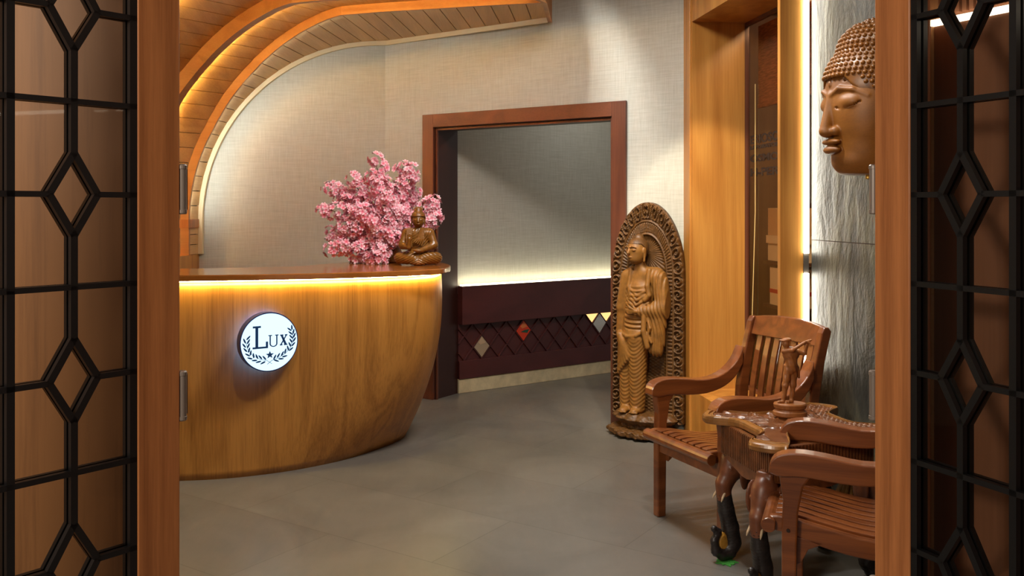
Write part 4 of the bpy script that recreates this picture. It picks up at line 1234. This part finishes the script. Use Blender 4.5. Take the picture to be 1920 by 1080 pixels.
# ------------------------------------------------------------------ teak armchair
def make_chair(label):
    """faces -y; front legs at y=0, seat 0.43, arm 0.66, back 0.94"""
    t = thing('slatted_armchair', label, 'chair', group='teak armchairs by the carved table')
    W = 0.25
    for sx in (-1, 1):
        xa, xb = sorted((sx*(W-0.022), sx*(W+0.022)))
        q = MB(); q.prism([(-0.004, 0), (0.042, 0), (0.046, 0.36), (0.050, 0.46), (0.066, 0.55), (0.092, 0.59), (0.02, 0.60), (-0.012, 0.585), (0.0, 0.50), (-0.004, 0.40)], xa, xb, 'x')
        lg = q.build('leg', M['teak'], t, bevel=0.006)
        q = MB(); q.lathe([(0.006, 0), (0.006, 0.004)], 12, Matrix.Translation((sx*(W+0.0225), 0.018, 0.40)) @ Matrix.Rotation(PI/2*sx, 4, 'Y')); q.build('peg', M['gap'], lg)
        q = MB(); xc, xd = sorted((sx*(W-0.020), sx*(W+0.018)))
        q.prism([(0.565, 0), (0.610, 0), (0.545, 0.30), (0.530, 0.42), (0.545, 0.62), (0.580, 0.80), (0.618, 0.925), (0.600, 0.945), (0.575, 0.945), (0.560, 0.92), (0.515, 0.76), (0.485, 0.60), (0.475, 0.44), (0.485, 0.36)], xc, xd, 'x')
        q.build('leg', M['teak'], t, bevel=0.006)
        # arm: wide plank with a dropping scrolled front and a rising tail
        top = spline([(-0.045, 0.600), (-0.040, 0.630), (-0.012, 0.656), (0.05, 0.668), (0.14, 0.662), (0.25, 0.648), (0.34, 0.656), (0.41, 0.686), (0.465, 0.735), (0.50, 0.80)], 26)
        bot = spline([(0.50, 0.715), (0.455, 0.650), (0.38, 0.602), (0.28, 0.578), (0.18, 0.578), (0.09, 0.586), (0.04, 0.586), (-0.01, 0.582), (-0.045, 0.592)], 22)
        q = MB(); xe, xf = sorted((sx*(W-0.032), sx*(W+0.034)))
        q.prism([tuple(p) for p in top+bot], xe, xf, 'x'); q.build('arm', M['teak'], t, bevel=0.009, seg=3)
        # side rail with rounded nose
        rt = spline([(-0.062, 0.395), (-0.058, 0.422), (-0.03, 0.434), (0.03, 0.430), (0.14, 0.408), (0.27, 0.386), (0.40, 0.386), (0.50, 0.398)], 20)
        rbm = spline([(0.50, 0.33), (0.40, 0.318), (0.25, 0.322), (0.12, 0.345), (0.04, 0.372), (-0.02, 0.382), (-0.055, 0.384)], 14)
        q = MB(); xg, xh = sorted((sx*(W-0.045), sx*(W-0.012)))
        q.prism([tuple(p) for p in rt+rbm], xg, xh, 'x'); q.build('side_rail', M['teak'], t, bevel=0.005)
        q = MB(); q.prism([(0.040, 0.37), (0.040, 0.27), (0.060, 0.285), (0.082, 0.33), (0.14, 0.358)], xg, xh, 'x'); q.build('corner_brace', M['teak'], t, bevel=0.003)
    q = MB(); q.prism([(0.004, 0.315), (0.030, 0.315), (0.030, 0.40), (0.004, 0.40)], -W+0.012, W-0.012, 'x'); q.build('apron', M['teak'], t, bevel=0.003)
    q = MB(); q.box(-W+0.015, W-0.015, 0.49, 0.515, 0.32, 0.39); q.build('apron', M['teak'], t, bevel=0.003)
    # seat: front roll and slats following the dished profile
    q = MB()
    nose = [(-0.060+0.026*math.cos(a)+0.012, 0.405+0.026*math.sin(a)) for a in np.linspace(0.5, 2*PI-0.6, 14)]
    q.prism([(y, z) for y, z in nose], -W-0.008, W+0.008, 'x')
    sl = spline([(-0.030, 0.434), (0.03, 0.436), (0.14, 0.414), (0.27, 0.392), (0.40, 0.392), (0.48, 0.402)], 22)
    ns = 8; pitch = (2*W-0.09)/ns
    for i in range(ns):
        x0 = -W+0.045+i*pitch+0.004; x1 = x0+pitch-0.013
        q.prism([tuple(p) for p in sl]+[(p[0], p[1]-0.018) for p in sl[::-1]], x0, x1, 'x')
    q.build('seat', M['teak'], t, bevel=0.003)
    # back: crest rail, lower rail, curved slats
    def bxy(z):
        pts = [(0.502, 0.42), (0.515, 0.60), (0.545, 0.76), (0.588, 0.93)]
        return float(np.interp(z, [p[1] for p in pts], [p[0] for p in pts]))
    bk = bpy.data.objects.new('backrest', None); COL.objects.link(bk); bk.parent = t
    q = MB(); secs = []
    for i in range(13):
        u_ = i/12*2-1; x = u_*(W-0.018); cr = 0.018*(1-u_*u_)
        y = bxy(0.86)+0.012*(1-u_*u_)
        secs.append([(x, y-0.013, 0.855), (x, y+0.013, 0.855), (x, y+0.042, 0.945+cr), (x, y+0.016, 0.945+cr)])
    q.rect_sweep(secs); q.build('crest_rail', M['teak'], bk, bevel=0.004)
    q = MB(); q.box(-W+0.015, W-0.015, bxy(0.47)-0.010, bxy(0.47)+0.016, 0.44, 0.49); q.build('lower_rail', M['teak'], bk, bevel=0.003)
    zz = np.linspace(0.47, 0.875, 12)
    for i in range(7):
        xc = (-3+i)*0.0600
        q = MB(); secs = []
        for z in zz:
            y = bxy(z)+0.006+0.010*(1-(xc/W)**2)
            hw_ = 0.0180
            secs.append([(xc-hw_, y-0.007, z), (xc-hw_, y+0.007, z), (xc+hw_, y+0.007, z), (xc+hw_, y-0.007, z)])
        q.rect_sweep(secs); q.build('back_slat', M['teak'], bk, bevel=0.002)
    return t
def copy_tree(o, par=None):
    c = o.copy(); COL.objects.link(c)
    if par: c.parent = par; c.matrix_parent_inverse = o.matrix_parent_inverse
    for ch in list(o.children): copy_tree(ch, c)
    return c
ch1 = make_chair('teak armchair facing the reception desk, its slatted back against the oak pillar')
def place(ch, FL, dd):
    """FL: floor point of the front leg on the viewer-left end; dd: direction from front to back"""
    dd = Vector(dd).normalized(); wx = Vector((dd.y, -dd.x))
    return dd, wx
def put(ch, front_mid, dd):
    dd = Vector((dd[0], dd[1])).normalized()
    ch.location = (front_mid[0], front_mid[1], 0); ch.rotation_euler = (0, 0, math.atan2(dd.y, dd.x)-PI/2)
put(ch1, (0.700+0.25*0.41, 4.40-0.25*0.912), (0.912, 0.41))
ch2 = copy_tree(ch1)
ch2['label'] = 'teak armchair in front of the carved table, cut off by the right door post'
put(ch2, (0.930+0.25*0.35, 3.11+0.25*0.937), (0.937, -0.35))

# ------------------------------------------------------------------ carved table on elephant legs
TZ = 0.62
tb = thing('carved_side_table', 'carved dark wooden side table on elephant-head legs', 'table', (1.17, 3.74, 0))
tc_ = Vector((1.17, 3.74))
Wc, Sc, Nc, Ec = Vector((0.835, 3.895)), Vector((0.945, 3.365)), Vector((1.39, 4.055)), Vector((1.50, 3.60))
def lobes():
    out = []
    cor = [Wc, Sc, Ec, Nc]
    for i, c in enumerate(cor):
        pr, nx_ = cor[i-1], cor[(i+1) % 4]
        d = (c-tc_).normalized(); p = Vector((-d.y, d.x))
        if (pr-c).dot(p) < 0: p = -p
        # p points toward the previous corner
        pts_ = [c+p*0.075-d*0.03, c+p*0.060+d*0.0, c+p*0.025+d*0.012, c-p*0.025+d*0.012, c-p*0.060, c-p*0.075-d*0.03]
        out += pts_
        m_ = (c+nx_)/2; inn_ = (tc_-m_)*(0.62 if i == 1 else 0.24)
        q1 = c.lerp(nx_, 0.30)+inn_*0.85; q2 = m_+inn_; q3 = c.lerp(nx_, 0.70)+inn_*0.85
        out += [q1, q2, q3]
    return out
LO = lobes(); LO = [tuple(v) for v in spline([tuple(p) for p in LO]+[tuple(LO[0])], 140)[:-1]]
def scaled(k): return [((p[0]-tc_.x)*k, (p[1]-tc_.y)*k) for p in LO]
q = MB(); n_ = len(LO); profs = [(0.975, TZ-0.034), (0.995, TZ-0.028), (1.0, TZ-0.014), (0.992, TZ-0.004), (0.975, TZ), (0.93, TZ+0.001), (0.925, TZ-0.005), (0.905, TZ-0.005), (0.90, TZ), (0.88, TZ+0.001), (0.875, TZ-0.008)]
vs = []; fs = []
for k_, z_ in profs: vs += [(x, y, z_) for x, y in scaled(k_)]
for i in range(len(profs)-1):
    for j in range(n_): fs.append((i*n_+j, i*n_+(j+1) % n_, (i+1)*n_+(j+1) % n_, (i+1)*n_+j))
fs.append(tuple(range(n_))[::-1]); fs.append(tuple((len(profs)-1)*n_+j for j in range(n_)))
q.add(vs, fs); q.build('table_top', M['table_edge'], tb)
# carved relief field: leaves, scales
gx = np.linspace(-0.42, 0.42, 210); gy = np.linspace(-0.42, 0.42, 210)
GX, GY = np.meshgrid(gx, gy, indexing='ij')
poly = np.array(scaled(0.878))
def inside(px_, py_):
    ins = np.zeros(px_.shape, bool); j = len(poly)-1
    for i in range(len(poly)):
        xi, yi = poly[i]; xj, yj = poly[j]
        ins ^= ((yi > py_) != (yj > py_)) & (px_ < (xj-xi)*(py_-yi)/(yj-yi+1e-12)+xi)
        j = i
    return ins
ins = inside(GX, GY)
rg = np.random.RandomState(3); hgt = np.zeros_like(GX)
for _ in range(150):
    cx0, cy0 = rg.uniform(-0.40, 0.30), rg.uniform(-0.40, 0.38); a0 = rg.uniform(0, PI); l0, w0 = rg.uniform(0.03, 0.075), rg.uniform(0.010, 0.022)
    dx = (GX-cx0)*math.cos(a0)+(GY-cy0)*math.sin(a0); dy = -(GX-cx0)*math.sin(a0)+(GY-cy0)*math.cos(a0)+8*dx*dx
    q_ = 1-(dx/l0)**2-(dy/w0)**2
    hgt = np.maximum(hgt, np.where(q_ > 0, np.sqrt(np.clip(q_, 0, 1))*rg.uniform(0.006, 0.013)*(0.7+0.3*np.sign(dy)), 0))
sc = 0.007*np.abs(np.sin(GX*110+GY*40)*np.sin(GY*110-GX*40))
hgt = np.where(GX > 0.13, sc+0.002, hgt)
ids = -np.ones(GX.shape, int); cell = ins[:-1, :-1] & ins[1:, :-1] & ins[:-1, 1:] & ins[1:, 1:]
use = np.zeros(GX.shape, bool)
for a_, b2 in ((0, 0), (1, 0), (0, 1), (1, 1)): use[a_:GX.shape[0]-1+a_, b2:GX.shape[1]-1+b2] |= cell
ids[use] = np.arange(use.sum())
ci, cj = np.nonzero(cell)
Vt = np.stack([GX[use], GY[use], TZ-0.007+hgt[use]], -1)
Ft = np.stack([ids[ci, cj], ids[ci+1, cj], ids[ci+1, cj+1], ids[ci, cj+1]], -1)
np_mesh('carved_relief', Vt, Ft, M['table_wood'], tb)
# apron: four boards between corner posts, pointed lower edge
posts = [tc_+(c-tc_)*0.80 for c in (Wc, Sc, Ec, Nc)]
for i in range(4):
    a_, b2 = posts[i]-tc_, posts[(i+1) % 4]-tc_; dv = (b2-a_); ln = dv.length; T_ = line_frame((a_.x, a_.y), (dv.x, dv.y))
    nn = 9; low = [0.455-0.05*(1-abs(2*k/nn-1)) for k in range(nn+1)]
    pts_ = [(ln*k/nn, low[k]) for k in range(nn+1)]+[(ln, TZ-0.034), (0, TZ-0.034)]
    q = MB(); q.prism(pts_, -0.012, 0.012, 'y', T_)
    for k in range(int(ln/0.016)):       # vertical reeding
        x = 0.01+k*0.016
        q.prism([(x, 0.462), (x+0.009, 0.462), (x+0.009, TZ-0.036), (x, TZ-0.036)], -0.017, -0.010, 'y', T_)
        q.prism([(x, 0.462), (x+0.009, 0.462), (x+0.009, TZ-0.036), (x, TZ-0.036)], 0.010, 0.017, 'y', T_)
    q.build('apron', M['table_wood'], tb)
# elephant leg: facing outward along -y in its own frame
def elephant_leg(pos, outd, ring_side):
    E = SDF((-0.095, -0.175, -0.002), (0.095, 0.10, 0.44), 0.0046)
    E.u(E.ell((0, 0.0, 0.36), (0.052, 0.060, 0.062)), 0)
    E.u(E.ell((0, -0.035, 0.315), (0.036, 0.036, 0.050)), 0.02)
    E.u(E.box((0, 0.02, 0.40), (0.035, 0.035, 0.035), 0.01), 0.01)
    for sx in (-1, 1):
        E.u(E.ell((sx*0.058, 0.012, 0.335), (0.012, 0.036, 0.062), sx*0.35), 0.006)
        E.u(E.ell((sx*0.036, -0.042, 0.352), (0.007, 0.009, 0.007)), 0.003)
    E.u(E.cap((0, -0.055, 0.29), (0, -0.052, 0.24), 0.034, 0.031), 0.012)
    T2 = SDF((-0.095, -0.175, -0.002), (0.095, 0.10, 0.44), 0.0046)
    pth = [(0, -0.052, 0.25), (0, -0.040, 0.19), (0, -0.018, 0.12), (0, -0.005, 0.065), (0, -0.022, 0.034), (0, -0.060, 0.026), (0, -0.094, 0.044), (0, -0.102, 0.082), (0, -0.082, 0.112), (0, -0.105, 0.128)]
    T2.path(pth, [0.032, 0.034, 0.036, 0.035, 0.029, 0.023, 0.019, 0.016, 0.014, 0.013], 0.008)
    T2.F = T2.F+0.0011*np.sin((T2.Z-0.3*T2.Y)*520)
    T2.keep(-T2.Z, 0.001)
    loc = (pos[0]-tc_.x, pos[1]-tc_.y, 0); rz = math.atan2(outd[1], outd[0])+PI/2
    lg = E.mesh('elephant_leg', M['elephant_head'], tb, loc, rz)
    T2.mesh('trunk', M['elephant_black'], lg)
    for sx in (-1, 1):
        q = MB(); q.tube([(sx*0.024, -0.066, 0.262), (sx*0.028, -0.082, 0.242), (sx*0.029, -0.088, 0.232)], [0.006, 0.0045, 0.0015], 8); q.build('tusk', M['ivory'], lg)
    lg.scale = (1, 1, 1.13)
    q = MB(); q.lathe([(0.022, -0.012), (0.030, -0.006), (0.030, 0.006), (0.022, 0.012)], 20, Matrix.Translation((0, -0.056, 0.074)) @ Matrix.Rotation(PI/2, 4, 'Y'), 1.15, 1); q.build('ball', M['gold'], lg)
    return lg
elephant_leg((0.945, 3.865), (-0.90, -0.42), 1)
elephant_leg((0.965, 3.455), (-0.70, -0.71), 1)
elephant_leg((1.345, 3.955), (0.55, 0.80), 1)
elephant_leg((1.43, 3.655), (0.80, -0.5), 1)
q = MB()
fx, fy = 1.435-tc_.x, 3.76-tc_.y
for k in range(22):
    a = 2*PI*k/22
    q.tube([(fx+0.050*math.cos(a), fy+0.050*math.sin(a), 0.44), (fx+0.056*math.cos(a), fy+0.056*math.sin(a), 0.37), (fx+0.082*math.cos(a), fy+0.082*math.sin(a), 0.285+0.012*(k % 2))], [0.008, 0.009, 0.012], 6)
q.lathe([(0.05, 0.42), (0.058, 0.43), (0.058, 0.45), (0.05, 0.46)], 20, Matrix.Translation((fx, fy, 0)))
q.build('gilded_fringe', M['gold'], tb, smooth=True)

# ------------------------------------------------------------------ carved figurine
fg = thing('carved_figurine', 'small wooden figurine of a capped man with raised arms', 'figurine', (1.165, 3.80, TZ+0.004), math.radians(-6))
q = MB(); q.lathe([(0.066, 0), (0.071, 0.006), (0.070, 0.020), (0.060, 0.026), (0.058, 0.030), (0.066, 0.036), (0.068, 0.050), (0.064, 0.056)], 36, None, 1, 0.72)
q.build('plinth', M['figurine'], fg, smooth=False, bevel=0.002)
G = SDF((-0.075, -0.05, 0.045), (0.10, 0.05, 0.36), 0.0023)
def cp(a, b, r0, r1, k=0.006): G.u(G.cap(a, b, r0, r1), k)
cp((-0.008, 0, 0.205), (-0.020, -0.006, 0.130), 0.018, 0.0135); cp((-0.020, -0.006, 0.130), (-0.028, -0.006, 0.068), 0.0125, 0.009)
cp((0.016, 0.006, 0.205), (0.014, 0.008, 0.130), 0.018, 0.0140); cp((0.014, 0.008, 0.130), (0.008, 0.008, 0.068), 0.0125, 0.009)
cp((-0.030, -0.008, 0.061), (-0.050, -0.016, 0.060), 0.0075, 0.006); cp((0.008, 0.004, 0.061), (-0.010, -0.010, 0.060), 0.0085, 0.007)
cp((0.004, 0, 0.200), (0.004, 0, 0.222), 0.024, 0.023); cp((0.004, 0, 0.222), (0.002, 0, 0.262), 0.023, 0.029, 0.01)
G.u(G.ell((0.004, 0, 0.258), (0.034, 0.022, 0.026)), 0.01)
G.u(G.ell((0.004, 0, 0.213), (0.0265, 0.021, 0.005)), 0.002)
cp((-0.012, -0.002, 0.275), (-0.016, -0.004, 0.290), 0.010, 0.009)
G.u(G.ell((-0.018, -0.006, 0.305), (0.0155, 0.0145, 0.019)), 0.004)
G.u(G.ell((-0.035, -0.007, 0.302), (0.004, 0.003, 0.005)), 0.002)
G.u(G.ell((-0.014, -0.005, 0.320), (0.019, 0.017, 0.009)), 0.003)
G.u(G.ell((-0.032, -0.008, 0.317), (0.016, 0.013, 0.0035), -0.15, 'y'), 0.002)
cp((-0.028, -0.010, 0.272), (0.004, -0.030, 0.280), 0.0095, 0.008); cp((0.004, -0.030, 0.280), (0.056, -0.018, 0.312), 0.008, 0.006)
cp((0.036, 0.004, 0.268), (0.060, 0.004, 0.262), 0.0105, 0.009); cp((0.060, 0.004, 0.262), (0.070, -0.010, 0.306), 0.008, 0.006)
G.u(G.ell((0.066, -0.014, 0.314), (0.010, 0.008, 0.006)), 0.003)
for k in range(4): cp((0.060+0.004*k, -0.020, 0.318), (0.068+0.003*k, -0.024, 0.314-0.002*k), 0.0028, 0.0025, 0.001)
cp((0.074, -0.014, 0.318), (0.084, -0.010, 0.320), 0.005, 0.004)
cp((0.030, 0.010, 0.200), (0.040, 0.014, 0.160), 0.010, 0.005)
G.F = G.F+0.0008*np.sin(G.X*330+G.Z*120)*(G.Z < 0.25)
G.mesh('figure', M['figurine'], fg)

# green felt scrap by the table leg
q = MB(); rg_pts = []
for k in range(26):
    a = 2*PI*k/26; r_ = 0.036*(1+0.22*math.sin(k*2.3)+0.12*math.sin(k*5.1)); rg_pts.append((0.905+r_*math.cos(a)*1.1, 3.83+r_*math.sin(a)*1.2))
q.prism(rg_pts, 0.0005, 0.004, 'z'); tag(q.build('felt_scrap', M['green']), 'green felt scrap on the floor under the elephant trunk leg', 'felt pad')
